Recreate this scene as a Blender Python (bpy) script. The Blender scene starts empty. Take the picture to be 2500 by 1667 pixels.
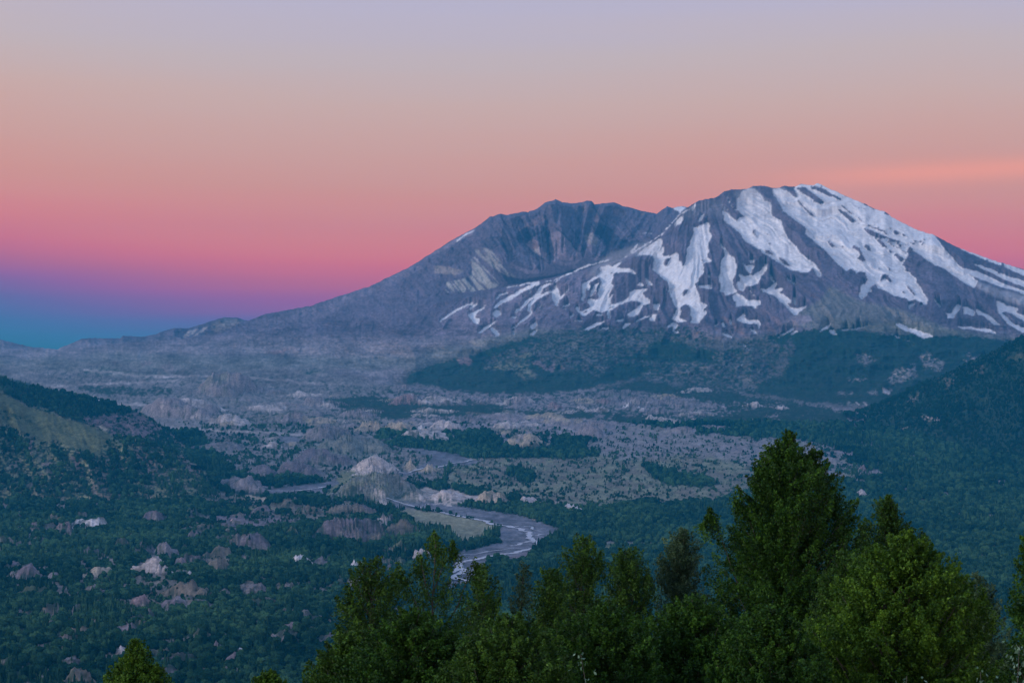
import bpy, math, random
import numpy as np
random.seed(7); rng = np.random.default_rng(7)
sc = bpy.context.scene
COL = sc.collection

# ------------------------------------------------------------------ camera geometry (metres)
CZ = 500.0; F = 4666.0; PITCH = math.atan(84.5/F); HV = 918.0
cp, sp = math.cos(PITCH), math.sin(PITCH)
def raydir(u, v):
    x = u-1250.0; k = 833.5-v
    y = F*cp - k*sp; z = F*sp + k*cp
    return x/y, z/y
def place(u, v, D):
    dx, dz = raydir(u, v)
    return dx*D, D, CZ+dz*D
def project(x, y, z):
    zz = z-CZ; f = y*cp+zz*sp; k = -y*sp+zz*cp
    return 1250+F*x/f, 833.5-F*k/f

# ------------------------------------------------------------------ noise
def _h(ix, iy, s):
    n = (ix*374761393 + iy*668265263 + s*1442695041) & 0xFFFFFFFF
    n = ((n ^ (n >> 13))*1274126177) & 0xFFFFFFFF
    return ((n ^ (n >> 16)) & 0xFFFFFF)/float(0xFFFFFF)
def vn(x, y, s=0):
    x = np.asarray(x, float); y = np.asarray(y, float)
    ix = np.floor(x).astype(np.int64); iy = np.floor(y).astype(np.int64)
    fx = x-ix; fy = y-iy
    fx = fx*fx*(3-2*fx); fy = fy*fy*(3-2*fy)
    a = _h(ix, iy, s); b = _h(ix+1, iy, s); c = _h(ix, iy+1, s); d = _h(ix+1, iy+1, s)
    return (a*(1-fx)+b*fx)*(1-fy)+(c*(1-fx)+d*fx)*fy
def fbm(x, y, o=4, s=0, g=0.5):
    t = 0; a = 1; n = 0
    for i in range(o):
        t = t+a*vn(x, y, s+i*17); n += a; a *= g; x = x*2.03+11.3; y = y*2.03+5.7
    return t/n
def ridged(x, y, o=4, s=0):
    t = 0; a = 1; n = 0
    for i in range(o):
        t = t+a*(1-np.abs(2*vn(x, y, s+i*13)-1)); n += a; a *= .5; x = x*2.1+3.1; y = y*2.1+9.2
    return t/n
def sstep(a, b, x):
    t = np.clip((x-a)/(b-a), 0, 1); return t*t*(3-2*t)
def blur(a, n):
    for ax in (0, 1):
        for _ in range(n):
            a = (np.roll(a, 1, ax)+a*2+np.roll(a, -1, ax))/4
    return a

# ------------------------------------------------------------------ ground cover map, in bearings from the viewpoint
US = np.arange(-60, 2562, 2.0); VS = np.arange(430, 1702, 2.0)
UU, VV = np.meshgrid(US, VS)
Z = 420/2327.
FR = {'Z2': (1380, 430, Z), 'Z3': (1740, 430, Z), 'Z4': (2080, 530, Z), 'Z5': (1060, 650, Z), 'Z6': (1420, 600, Z),
      'Z7': (1780, 630, Z), 'Z8': (1060, 470, Z), 'A3': (0, 700, 800/2323.), 'A4': (500, 900, 900/2325.),
      'A5': (1200, 850, 800/2323.), 'A6': (1800, 750, 700/2325.), 'A7': (0, 1200, 700/2350.), 'A8': (600, 1200, 700/2350.),
      'S': (0, 0, 1.)}
def W(fr, pts):
    ox, oy, s = FR[fr]
    return [(ox+x*s, oy+y*s) for x, y in pts]
def inside(pts, warp=0.0, scale=20.0, seed=3, soft=0, U=None, V=None):
    """coverage 0..1 of a polygon on the map, with a ragged outline"""
    m = np.zeros(UU.shape)
    p = np.array(pts); pad = warp*2+soft*2+4
    i0 = max(0, int((p[:, 1].min()-pad-VS[0])/2)); i1 = min(len(VS), int((p[:, 1].max()+pad-VS[0])/2)+2)
    j0 = max(0, int((p[:, 0].min()-pad-US[0])/2)); j1 = min(len(US), int((p[:, 0].max()+pad-US[0])/2)+2)
    if i1 <= i0 or j1 <= j0: return m
    u = UU[i0:i1, j0:j1]; v = VV[i0:i1, j0:j1]
    acc = 0
    for ou, ov in ((-.5, -.5), (.5, .5)):
        a = u+ou; b = v+ov
        if warp:
            a = a+(fbm(a/scale, b/scale, 3, seed)-.5)*2*warp
            b = b+(fbm(a/scale+50, b/scale, 3, seed+5)-.5)*2*warp*.8
        ins = np.zeros(a.shape, bool)
        n = len(p)
        for k in range(n):
            x1, y1 = p[k]; x2, y2 = p[(k+1) % n]
            if y1 == y2: continue
            c = ((y1 > b) != (y2 > b)) & (a < (x2-x1)*(b-y1)/(y2-y1)+x1)
            ins ^= c
        acc = acc+ins
    m[i0:i1, j0:j1] = acc/2.
    if soft:
        q = m[max(0, i0-soft):i1+soft, max(0, j0-soft):j1+soft]
        q[:] = blur(q, soft)
    return m

def line(pts, w, warp=1.5):
    """a band of half width w along a polyline"""
    m = np.zeros(UU.shape)
    p = np.array(pts); pad = w*3+6
    for k in range(len(p)-1):
        (x1, y1), (x2, y2) = p[k], p[k+1]
        i0 = max(0, int((min(y1, y2)-pad-VS[0])/2)); i1 = min(len(VS), int((max(y1, y2)+pad-VS[0])/2)+2)
        j0 = max(0, int((min(x1, x2)-pad-US[0])/2)); j1 = min(len(US), int((max(x1, x2)+pad-US[0])/2)+2)
        if i1 <= i0 or j1 <= j0: continue
        u = UU[i0:i1, j0:j1]; v = VV[i0:i1, j0:j1]
        u = u+(vn(u/9, v/9, 4)-.5)*2*warp; v = v+(vn(u/9, v/9, 8)-.5)*2*warp
        L2 = max((x2-x1)**2+(y2-y1)**2, 1e-6)
        t = np.clip(((u-x1)*(x2-x1)+(v-y1)*(y2-y1))/L2, 0, 1)
        d = np.hypot(u-x1-t*(x2-x1), v-y1-t*(y2-y1))
        m[i0:i1, j0:j1] = np.maximum(m[i0:i1, j0:j1], np.clip((w-d)/1.6+.5, 0, 1))
    return m

ROCK = (.112, .098, .135); ROCKL = (.205, .175, .22); ROCKD = (.044, .043, .066); PINK = (.22, .155, .16)
PUM = (.205, .185, .20); PUMG = (.155, .165, .15); FAN = (.15, .15, .145); TAN = (.34, .29, .22); PALE = (.42, .38, .37)
WHITE = (.52, .51, .52); PURP = (.135, .118, .14); SCRUB = (.165, .175, .12); BROWN = (.14, .125, .105); BED = (.100, .106, .125)
BAR = (.20, .20, .135); SNOW = (.74, .765, .79); DIRTY = (.44, .44, .47); OLIVE = (.15, .16, .095); ORANGE = (.32, .19, .10)
GRASS = (.085, .102, .058); FOREST = (.013, .034, .022)
base = np.zeros(UU.shape+(3,)); base[:] = PUM
FP = np.zeros(UU.shape)            # how densely wooded, 0..1
SN = np.zeros(UU.shape)            # snow cover
RB = np.zeros(UU.shape)            # river bed
def put(c, m, k=1.0):
    m = (m*k)[..., None]; base[:] = base*(1-m)+np.array(c)*m
def wood(d, m):
    FP[:] = FP*(1-m)+d*m

# --- broad regions
put(ROCK, sstep(20, -40, VV-np.interp(UU, [-60, 300, 600, 1000, 1300, 1800, 2560], [845, 848, 835, 840, 815, 830, 830])))
put(PUMG, inside(W('S', [(-60, 880), (300, 860), (700, 870), (1000, 870), (1300, 800), (1500, 830), (1000, 900), (600, 900), (-60, 900)]), 12, 60, soft=10), .7)
put(ROCKL, inside(W('S', [(606, 790), (800, 740), (980, 660), (1060, 640), (900, 720), (760, 790), (640, 815)]), 5, 30, soft=5), .45)
put(ROCKL, inside(W('Z5', [(0, 650), (400, 480), (900, 330), (1500, 220), (2100, 60), (1900, 500), (1500, 700), (1200, 850), (400, 950), (0, 950)]), 8, 30, soft=14), .6)
put(FAN, inside(W('Z7', [(1240, 560), (1350, 380), (1530, 430), (1700, 560), (2327, 690), (3000, 960), (4000, 1100), (4000, 1250), (2900, 1120), (1700, 990), (1100, 960), (700, 900), (900, 770)]), 4, 25, soft=3))
put(OLIVE, inside(W('Z7', [(1400, 850), (2327, 880), (3300, 1000), (3200, 1080), (2327, 1000), (1500, 960)]), 8, 30, soft=10), .4)
# --- woods on the foot of the mountain
FBASE = inside([(960, 940), (1010, 890), (1150, 850), (1300, 815), (1500, 800), (1750, 830), (1900, 815), (2020, 803), (2560, 838), (2560, 1060), (1560, 940), (1250, 964)], 8, 24, soft=6)
put((.085, .088, .082), FBASE, .8)
foot = inside([(985, 935), (1010, 905), (1150, 868), (1235, 838), (1330, 815), (1420, 828), (1560, 850), (1700, 868), (1830, 838), (1900, 812), (2020, 803), (2200, 818), (2330, 818), (2560, 838), (2560, 1040),
               (2160, 990), (2000, 985), (1850, 962), (1700, 940), (1560, 922), (1400, 956), (1250, 964), (1130, 956)], 7, 24, soft=2)
wood(.93, foot)
wood(.52, inside([(1180, 880), (1300, 830), (1400, 812), (1560, 800), (1700, 840), (1760, 870), (1680, 900), (1520, 880), (1450, 920), (1370, 900), (1300, 870), (1220, 900)], 12, 30, soft=10))
wood(.40, inside([(1300, 818), (1420, 800), (1700, 800), (1760, 830), (1650, 850), (1500, 838), (1350, 835)], 8, 25, soft=8))
wood(.95, inside(W('Z6', [(950, 1280), (1150, 1260), (1400, 1330), (1500, 1420), (1800, 1420), (1900, 1480), (2300, 1568), (900, 1568), (700, 1500), (740, 1420), (900, 1480)]), 8, 24, soft=3))
wood(.5, inside([(1750, 860), (1880, 815), (1905, 850), (1880, 900), (1850, 950), (1780, 960), (1650, 930), (1560, 915), (1640, 895), (1740, 890)], 10, 25, soft=8))
wood(.35, inside(W('A6', [(60, 660), (330, 560), (420, 430), (470, 300), (430, 250), (330, 420), (240, 560), (0, 620)]), 8, 20, soft=5))
for q in ([(1270, 510), (1440, 450), (1460, 560), (1300, 620), (1200, 620)], [(1480, 400), (1540, 350), (1700, 470), (1640, 520), (1520, 500)],
          [(940, 380), (1030, 370), (1130, 440), (1030, 470)], [(1820, 440), (1880, 340), (1870, 390), (2000, 390), (1840, 450)],
          [(1380, 740), (1480, 700), (1560, 690), (1450, 770)], [(880, 780), (940, 770), (1050, 780), (900, 800)], [(780, 690), (900, 690), (1000, 700), (850, 720)],
          [(1180, 690), (1250, 660), (1240, 710)], [(1050, 680), (1150, 670), (1140, 710)], [(2180, 400), (2330, 380), (2330, 420), (2230, 430)],
          [(1880, 500), (2060, 470), (1960, 540), (1840, 550)], [(1580, 640), (1750, 580), (1700, 680), (1580, 690)], [(880, 590), (1050, 570), (1040, 600), (900, 610)]):
    m = inside(W('A6', q), 7, 14, soft=2); wood(.45, m); put(PALE, m, .35)
m = inside(W('A6', [(1185, 650), (1240, 680), (1235, 710), (1180, 690)]), 1, 8); wood(0, m); put(PALE, m)
for q in ([(955, 760), (1000, 790), (985, 795)], [(1010, 755), (1060, 795), (1045, 795)]):
    m = inside(W('A6', q), 1, 8); wood(0, m); put(PALE, m)
m = inside(W('A6', [(420, 815), (500, 790), (700, 800), (940, 825), (930, 835), (700, 835), (500, 830), (300, 840), (260, 820)]), 2, 14, soft=1); wood(.06, m); put(PUM, m)
# pale and pink ground in the woods of the foothill
m = inside(W('Z5', [(860, 1320), (1080, 1260), (1200, 1180), (1330, 1120), (1360, 1170), (1220, 1280), (1300, 1400), (1400, 1500), (1220, 1540), (1100, 1460), (1020, 1400), (840, 1400), (680, 1370)]), 8, 16, soft=3); wood(.38, m); put(OLIVE, m, .7)
for q in ([(1330, 1290), (1400, 1270), (1530, 1370), (1640, 1310), (1640, 1380), (1580, 1440), (1450, 1370), (1340, 1330)], [(1690, 1350), (1800, 1390), (1760, 1410)], [(300, 1250), (440, 1200), (530, 1290), (480, 1340), (340, 1330)]):
    m = inside(W('Z5', q), 3, 10, soft=1); wood(.12, m); put(PINK, m, .8)
m = inside(W('Z5', [(480, 1010), (620, 980), (760, 1010), (700, 1080), (520, 1080)]), 5, 20, soft=3); put(TAN, m, .45)
for q in ([(1900, 950), (1950, 960), (2100, 1080), (2250, 1250), (2100, 1180), (1950, 1030)], [(1490, 1210), (1560, 1160), (1610, 1160), (1560, 1220)], [(1210, 850), (1260, 870), (1230, 920)]):
    put(PINK, inside(W('Z6', q), 2, 10, soft=1), .8)
put(ORANGE, inside(W('Z6', [(1540, 1180), (1580, 1160), (1600, 1175), (1560, 1195)]), 1, 8), .7)
for q in ([(420, 680), (480, 680), (680, 850), (740, 900), (640, 920), (560, 800), (460, 740)], [(480, 870), (540, 870), (600, 930), (640, 1000), (440, 980)], [(0, 820), (120, 900), (280, 980), (200, 1000), (0, 900)], [(1480, 440), (1560, 420), (1640, 520), (1560, 500)]):
    put(PINK, inside(W('Z7', q), 3, 10, soft=1), .45)
put(ROCKL, inside(W('Z7', [(690, 880), (880, 780), (1000, 760), (1150, 810), (1000, 900), (800, 900)]), 3, 10, soft=2), .7)

# --- crater walls
for c, k, fr, q in (
    (ROCKL, .8, 'Z8', [(1560, 560), (1700, 520), (1850, 680), (1950, 860), (1850, 930), (1650, 900), (1560, 800)]),
    (PINK, .25, 'Z8', [(1560, 560), (1700, 520), (1850, 680), (1950, 860), (1850, 930), (1650, 900), (1560, 800)]),
    (ROCKL, .8, 'Z8', [(1090, 760), (1180, 720), (1330, 850), (1430, 940), (1350, 1050), (1200, 980), (1110, 860)]),
    (ROCKL, .9, 'Z8', [(2030, 590), (2140, 540), (2320, 740), (2280, 900), (2200, 930), (2100, 800)]),
    (TAN, .35, 'Z8', [(2040, 560), (2140, 540), (2220, 640), (2200, 740), (2060, 680)]),
    (PINK, .7, 'Z8', [(1220, 710), (1330, 630), (1420, 680), (1430, 800), (1320, 780)]),
    (PALE, .5, 'Z8', [(1330, 770), (1420, 740), (1440, 830), (1370, 850)]),
    (PINK, .4, 'Z8', [(1110, 520), (1250, 430), (1450, 300), (1530, 350), (1400, 440)]),
    (PINK, .45, 'Z8', [(1990, 130), (2050, 140), (2070, 310), (2010, 250)]),
    (PINK, .4, 'Z2', [(340, 430), (440, 430), (460, 560), (440, 640), (380, 600)]),
    (PINK, .4, 'Z2', [(660, 450), (800, 440), (830, 520), (780, 580), (680, 540)]),
    (ORANGE, .3, 'Z2', [(1030, 500), (1080, 490), (1070, 530), (1000, 540)]),
    (ROCKD, .8, 'Z8', [(1450, 450), (1560, 560), (1550, 830), (1480, 800), (1420, 620)]),
    (ROCKD, .7, 'Z8', [(1100, 560), (1250, 450), (1400, 560), (1250, 690), (1150, 690)]),
    (ROCKD, .8, 'Z8', [(2100, 400), (2300, 600), (2400, 740), (2180, 560)]),
    (ROCKD, .8, 'Z8', [(900, 1100), (1200, 1180), (1700, 1090), (2100, 990), (2327, 850), (2327, 930), (1900, 1080), (1300, 1210), (1000, 1240)]),
    (ROCKD, .7, 'Z2', [(380, 600), (600, 700), (760, 860), (1000, 870), (1100, 900), (900, 1010), (640, 1080), (420, 1130), (560, 950), (420, 760)]),
    (ROCKD, .7, 'Z8', [(920, 480), (1000, 600), (1060, 760), (1060, 950), (980, 850), (900, 640)]),
    (ROCKD, .5, 'Z8', [(620, 660), (800, 640), (900, 700), (800, 780), (640, 740)]),
    (ROCKL, .7, 'Z8', [(1040, 950), (1150, 1000), (1300, 1050), (1440, 1040), (1400, 1110), (1250, 1100), (1100, 1030)]),
    (ROCKL, .6, 'Z8', [(1590, 870), (1700, 920), (1840, 950), (1970, 900), (1940, 960), (1750, 1000), (1600, 950)]),
    (ROCKL, .7, 'Z8', [(0, 810), (300, 620), (560, 480), (530, 560), (300, 680), (160, 780), (0, 840)]),
    (TAN, .35, 'Z8', [(0, 990), (200, 1010), (420, 1050), (300, 1120), (0, 1100)])):
    put(c, inside(W(fr, q), 3.5, 12), min(1, k*1.25))
for q, w_, c_, k_ in (([(1450,450),(1540,560),(1530,700),(1550,840)], 2.2, ROCKD, .9), ([(1640,470),(1760,560),(1900,740),(1975,800)], 2, ROCKD, .9), ([(1860,330),(1840,470),(1960,640),(2010,760)], 2, ROCKD, .8), ([(900,300),(960,420),(1080,620),(1100,760)], 2, ROCKD, .8),
                     ([(1220,700),(1340,820),(1460,900),(1560,960)], 1.8, ROCKD, .9), ([(2130,130),(2200,260),(2290,400)], 2.2, ROCKD, .9), ([(1540,160),(1500,260),(1560,330),(1500,430)], 1.6, ROCKD, .7), ([(1960,180),(1920,300),(1980,420)], 1.8, ROCKD, .7),
                     ([(1720,290),(1690,380),(1700,450)], 1, ROCKL, .9), ([(1180,300),(1130,420),(1090,520)], 1.8, ROCKD, .7), ([(640,660),(720,620),(860,600)], 2, ROCKD, .7), ([(980,450),(1060,560),(1140,700)], 1.8, ROCKL, .7),
                     ([(2430,420),(2560,560),(2640,660)], 1.6, ROCKL, .8), ([(2560,400),(2700,600),(2760,660)], 1.4, ROCKD, .9), ([(2660,380),(2780,560),(2840,640)], 1.4, ROCKL, .6), ([(2900,420),(2940,560),(2930,660)], 1.6, ROCKD, .8), ([(3050,380),(3080,520),(3040,640)], 1.6, ROCKD, .8), ([(2300,540),(2420,700),(2560,860)], 2, ROCKD, .9)):
    put(c_, line(W('Z8', q), w_), k_)  # gully shading drawn as thin lines in the crater rock colour
cl = np.maximum(inside(W('Z8', [(520, 790), (700, 750), (780, 800), (880, 900), (1000, 1050), (1100, 1150), (1000, 1130), (900, 1080), (800, 1010), (700, 930), (600, 850)]), 2, 9, soft=1)*.75,
                inside(W('Z8', [(490, 860), (560, 880), (700, 1040), (800, 1140), (880, 1240), (830, 1290), (780, 1300), (640, 1320), (500, 1340), (430, 1290), (410, 1350), (330, 1350), (300, 1300), (280, 1350), (190, 1350), (120, 1290), (180, 1210), (300, 1190), (420, 1160), (500, 1120), (520, 1000)]), 2, 8))
stripe = fbm((UU*.75-VV*.62)/3.2, (UU*.62+VV*.75)/34., 2, 77)
put((.36, .36, .33), cl*sstep(.36, .5, stripe), .85)
# far left slopes
for q in ([(1290, 360), (1340, 310), (1400, 300), (1360, 340), (1310, 365)], [(1370, 350), (1440, 290), (1480, 280), (1440, 320), (1390, 345)], [(1580, 270), (1600, 240), (1590, 280)]):
    put(PALE, inside(W('A3', q), 1, 8), .9)
put(TAN, inside(W('A3', [(1500, 260), (1600, 220), (1740, 235), (1560, 320), (1500, 310)]), 2, 10, soft=1), .4)
for q in ([(1880, 460), (1960, 445), (2070, 440), (2000, 470), (1930, 480)], [(1140, 560), (1200, 540), (1240, 580), (1180, 600)], [(990, 540), (1060, 530), (1090, 555), (1010, 560)], [(780, 530), (860, 535), (820, 550)]):
    put(PINK, inside(W('A3', q), 3, 12, soft=1), .6)
put(PALE, inside(W('A3', [(2300, 40), (2440, 10), (2420, 40), (2330, 70)]), 1, 8, soft=1), .7)
for q in ([(570, 590), (760, 570), (900, 600), (1300, 630), (1500, 625), (900, 640), (640, 620)], [(2120, 610), (2250, 585), (2323, 590), (2200, 625)]):
    m = inside(W('A3', q), 4, 18, soft=3); put(PUMG, m); wood(.5, m)
# --- snow
SNOWP = [
 ('Z2', [(1940,620),(1880,650),(1740,700),(1730,790),(1690,870),(1690,930),(1640,990),(1640,1100),(1620,1210),(1590,1220),(1560,1150),(1530,1190),(1530,1060),(1490,1040),(1420,1080),(1330,1085),(1310,1050),(1340,990),(1300,940),(1310,880),(1280,850),(1150,930),(1030,1010),(960,1070),(1180,1075),(1200,1140),(1190,1280),(1250,1330),(1400,1440),(1390,1568),(1800,1568),(1730,1450),(1800,1430),(1790,1390),(1870,1310),(1870,1180),(1970,1160),(1980,1130),(1930,1110),(1920,1060),(1950,1000),(1920,950),(1990,800),(1950,760)]),
 ('Z6', [(1180,520),(1170,600),(1210,700),(1250,790),(1290,860),(1250,930),(1230,990),(1300,1030),(1440,1030),(1310,980),(1340,900),(1400,870),(1330,830),(1400,790),(1470,830),(1480,900),(1460,940),(1500,960),(1470,1040),(1570,1050),(1690,920),(1680,870),(1620,880),(1700,800),(1610,760),(1590,680),(1570,620),(1510,530),(1560,490),(1500,440),(1300,440)]),
 ('Z3', [(85,850),(130,930),(200,1040),(290,1110),(320,1220),(300,1340),(265,1400),(280,1500),(330,1568),(110,1568),(120,1440),(80,1380),(115,1300),(120,1160),(160,1120),(165,1050),(110,920)]),
 ('Z6', [(1890,210),(1880,400),(1850,460),(1890,520),(1890,590),(1950,680),(2090,630),(2040,550),(2040,420),(2090,300),(2060,180),(1970,110),(1930,150)]),
 ('Z7', [(40,530),(100,470),(180,510),(240,570),(330,565),(420,590),(415,640),(370,650),(370,700),(300,640),(190,640),(90,660),(90,600)]),
 ('Z7', [(520,60),(510,160),(430,240),(400,340),(290,385),(240,370),(180,450),(120,410),(100,330),(150,300),(130,220),(200,240),(290,240),(430,170)]),
 ('Z7', [(140,20),(200,90),(240,110),(270,90),(340,110),(300,160),(290,230),(220,130)]),
 ('Z7', [(265,30),(340,30),(330,60),(280,60)]),
 ('Z7', [(430,410),(500,430),(560,390),(640,320),(610,440),(720,410),(730,430),(640,470),(720,480),(800,540),(845,580),(830,610),(770,590),(830,680),(900,670),(930,690),(1060,640),(1000,690),(920,760),(890,770),(800,690),(700,590),(600,500),(450,460)]),
 ('Z7', [(85,820),(150,790),(220,740),(210,800),(260,850),(400,830),(430,870),(410,960),(400,960),(400,880),(250,890),(150,860)]),
 ('Z7', [(280,960),(340,980),(420,1050),(340,1020)]), ('Z7', [(870,530),(910,530),(900,640),(880,630)]), ('Z7', [(640,1080),(780,1000),(910,910),(850,980),(700,1060)]),
 ('Z7', [(830,1020),(900,980),(970,990),(880,1010),(850,1040)]), ('Z7', [(1340,970),(1420,970),(1420,1010),(1500,1030),(1380,1030)]), ('Z7', [(1200,1010),(1280,940),(1380,870),(1330,940),(1220,1000)]),
 ('Z7', [(1500,970),(1600,955),(1680,970),(1560,975)]), ('Z7', [(1720,1000),(1800,1030),(1750,1020)]), ('Z7', [(2180,1030),(2320,1070),(2280,1075)]), ('Z7', [(70,1490),(160,1450),(240,1410),(150,1470)]),
 ('Z6', [(380,255),(250,290),(240,420),(270,470),(260,560),(215,620),(240,710),(200,740),(140,720),(90,720),(80,770),(130,810),(120,850),(0,940),(30,950),(150,870),(270,900),(420,850),(600,760),(690,740),(760,750),(810,790),(720,860),(615,930),(650,960),(770,930),(830,800),(930,780),(930,740),(850,690),(820,640),(900,580),(820,590),(700,600),(650,640),(640,700),(560,750),(400,800),(380,750),(370,660),(430,530),(390,510),(440,370),(560,360),(740,380),(700,330),(560,310),(470,290),(560,210),(440,260),(400,300)]),
 ('Z6', [(0,520),(100,480),(240,400),(230,440),(100,490),(50,540),(40,700),(0,760),(10,640)]), ('Z6', [(150,590),(220,510),(170,620),(100,695)]),
 ('Z6', [(750,530),(800,495),(830,530),(820,555)]), ('Z6', [(850,435),(930,480),(970,540),(890,550),(890,490)]), ('Z6', [(595,460),(645,430),(620,460)]), ('Z6', [(960,790),(1055,785),(1040,870),(980,870)]),
 ('Z6', [(900,990),(1000,920),(1075,870),(1010,930),(990,1025),(920,1010)]), ('Z6', [(700,1030),(850,960),(980,915),(850,980),(740,1030)]), ('Z6', [(450,1010),(570,985),(560,1010),(470,1020)]),
 ('Z6', [(550,1100),(590,1060),(660,1045),(600,1100),(560,1130)]), ('Z6', [(30,1140),(180,1060),(290,1025),(220,1080),(80,1140)]), ('Z6', [(220,1125),(370,1105),(340,1130),(240,1135)]), ('Z6', [(140,935),(220,920),(300,935),(220,945)]),
 ('Z6', [(1570,540),(1740,530),(1760,600),(1700,570),(1600,570)]), ('Z6', [(1705,385),(1745,400),(1730,430)]), ('Z6', [(1150,1100),(1250,1030),(1310,1080),(1240,1140),(1340,1175),(1260,1175),(1220,1140),(1260,1080)]),
 ('Z6', [(1860,1175),(1960,1190),(2060,1250),(1980,1230)]), ('Z6', [(2080,910),(2180,840),(2130,890)]), ('Z6', [(1740,1110),(1810,1060),(1850,1030),(1820,1080)]), ('Z6', [(960,1170),(1030,1190),(1000,1190)]),
 ('Z5', [(1920,590),(1950,530),(1970,590),(2040,660),(2000,665)]), ('Z5', [(2000,240),(2070,220),(2230,100),(2240,130),(2100,230),(2040,300),(2040,420),(1990,495),(2020,380)]), ('Z5', [(2180,240),(2240,220),(2120,400),(2100,410)]),
 ('Z5', [(1100,800),(1200,715),(1300,650),(1310,620),(1250,600),(1270,530),(1340,450),(1400,400),(1500,360),(1600,330),(1650,240),(1690,350),(1700,440),(1660,550),(1640,500),(1590,440),(1600,350),(1500,390),(1400,450),(1310,530),(1300,590),(1330,620),(1290,680),(1170,770)]),
 ('Z5', [(1090,640),(1110,590),(1190,550),(1210,500),(1290,430),(1400,350),(1400,310),(1500,245),(1600,220),(1480,300),(1430,370),(1300,460),(1220,550),(1130,620)]),
 ('Z5', [(770,580),(900,470),(1050,390),(1200,300),(1420,210),(1440,240),(1290,300),(1150,370),(1110,410),(1040,460),(960,480),(850,550)]),
 ('Z5', [(450,660),(560,610),(720,515),(640,590),(570,640),(560,700),(620,720),(590,790),(540,770),(490,700)]), ('Z5', [(790,650),(840,590),(900,620),(910,660),(830,695)]),
 ('Z5', [(570,915),(720,800),(870,720),(740,820),(640,890)]), ('Z5', [(740,825),(790,830),(850,880),(880,940),(830,950),(790,890)]), ('Z5', [(1050,920),(1070,850),(1095,880),(1075,920)]),
 ('Z5', [(1300,810),(1380,740),(1390,800),(1330,860)]), ('Z5', [(1295,915),(1350,880),(1410,855),(1350,925)]), ('Z5', [(1195,970),(1255,955),(1210,970)]), ('Z5', [(1860,740),(1950,725),(2040,745)]),
 ('Z3', [(410,190),(330,330),(330,440),(440,560),(370,560),(330,620),(250,560),(130,450),(150,600),(380,780),(430,870),(600,970),(830,1130),(1050,1270),(1290,1310),(1350,1240),(1390,1310),(1440,1370),(1480,1350),(1450,1280),(1380,1190),(1200,1050),(1090,900),(1020,840),(960,720),(940,620),(800,540),(780,360),(700,330),(660,260),(560,160),(480,170)]),
 ('Z3', [(800,170),(830,260),(900,360),(960,480),(1080,570),(1260,700),(1260,790),(1360,870),(1500,1000),(1650,1150),(1800,1290),(1860,1250),(1920,1280),(1960,1340),(2060,1300),(2090,1380),(2080,1440),(2000,1568),(2330,1568),(2330,450),(2130,420),(2000,350),(1880,280),(1700,200),(1510,120),(1420,80),(1280,90),(1150,120),(1090,160),(1020,140),(850,170)]),
 ('Z4', [(0,-80),(540,-20),(900,170),(1090,225),(1230,400),(1420,630),(1560,750),(1700,870),(1650,960),(1450,850),(1330,760),(1250,690),(1130,650),(1020,590),(900,490),(800,440),(770,480),(730,560),(690,640),(730,720),(800,760),(870,860),(920,950),(990,1060),(1030,1130),(1010,1190),(900,1140),(850,1110),(780,1130),(660,1080),(560,1060),(430,1000),(330,920),(250,950),(200,1050),(130,1120),(100,1080),(130,900),(200,880),(210,830),(150,720),(60,780),(40,720),(0,700)]),
 ('Z4', [(1340,360),(1480,430),(1700,540),(1950,640),(2500,860),(2500,780),(2327,700),(1900,570),(1700,500),(1530,440)]), ('Z4', [(1590,610),(1780,700),(2000,820),(2500,1010),(2500,920),(2050,780),(1850,690)]),
 ('Z4', [(1420,640),(1500,690),(1700,735),(1850,800),(2050,900),(2400,1020),(2400,1060),(2000,960),(1700,840),(1500,740)]),
 ('Z4', [(1210,1200),(1300,1370),(1370,1380),(1490,1190),(1420,1180),(1350,1300),(1290,1310)]), ('Z4', [(1500,1210),(1600,1230),(1680,1290),(1640,1340),(1550,1300),(1520,1330)]), ('Z4', [(1680,1240),(1850,1330),(2010,1470),(1900,1450),(1780,1330),(1700,1330)]),
 ('Z4', [(1950,1130),(2250,1240),(2200,1290),(2400,1340),(2400,1450),(2150,1300),(2050,1270),(2020,1290),(2180,1440),(2400,1530),(2300,1568),(2080,1420),(1980,1290)]),
 ('Z4', [(1400,1475),(1700,1500),(1850,1510),(1900,1545),(1700,1530),(1500,1505)]), ('Z4', [(560,1440),(640,1460),(790,1560),(720,1540)]), ('Z4', [(780,1560),(880,1490),(840,1568)]), ('Z4', [(760,1210),(850,1150),(850,1170),(780,1250)]),
 ('Z4', [(1100,1080),(1200,1210),(1180,1230),(1120,1130)]), ('Z4', [(920,1180),(970,1180),(970,1200),(930,1200)]),
 ('Z2', [(1510,600),(1560,550),(1600,560),(1560,640),(1480,680)]), ('Z2', [(1700,420),(1780,360),(1740,470),(1710,470)]), ('Z2', [(1780,620),(1850,530),(1890,510),(1850,580),(1800,620)]), ('Z2', [(870,1020),(1010,900),(960,970),(900,1030)]), ('Z2', [(1460,430),(1560,400),(1640,420),(1550,490)]),
 ('A6', [(1280,120),(1350,170),(1500,250),(1600,235),(1440,180)]), ('A6', [(1220,210),(1330,245),(1400,275),(1380,270)]), ('A6', [(1760,150),(1900,160),(2100,200),(2100,215),(1950,190)]),
]
for fr, q in SNOWP:
    SN = np.maximum(SN, inside(W(fr, q), 2.8, 8, 31))
def thin(fr, q, w, k=.8):
    global SN
    SN = np.maximum(SN, line(W(fr, q), w)*k)
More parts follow.
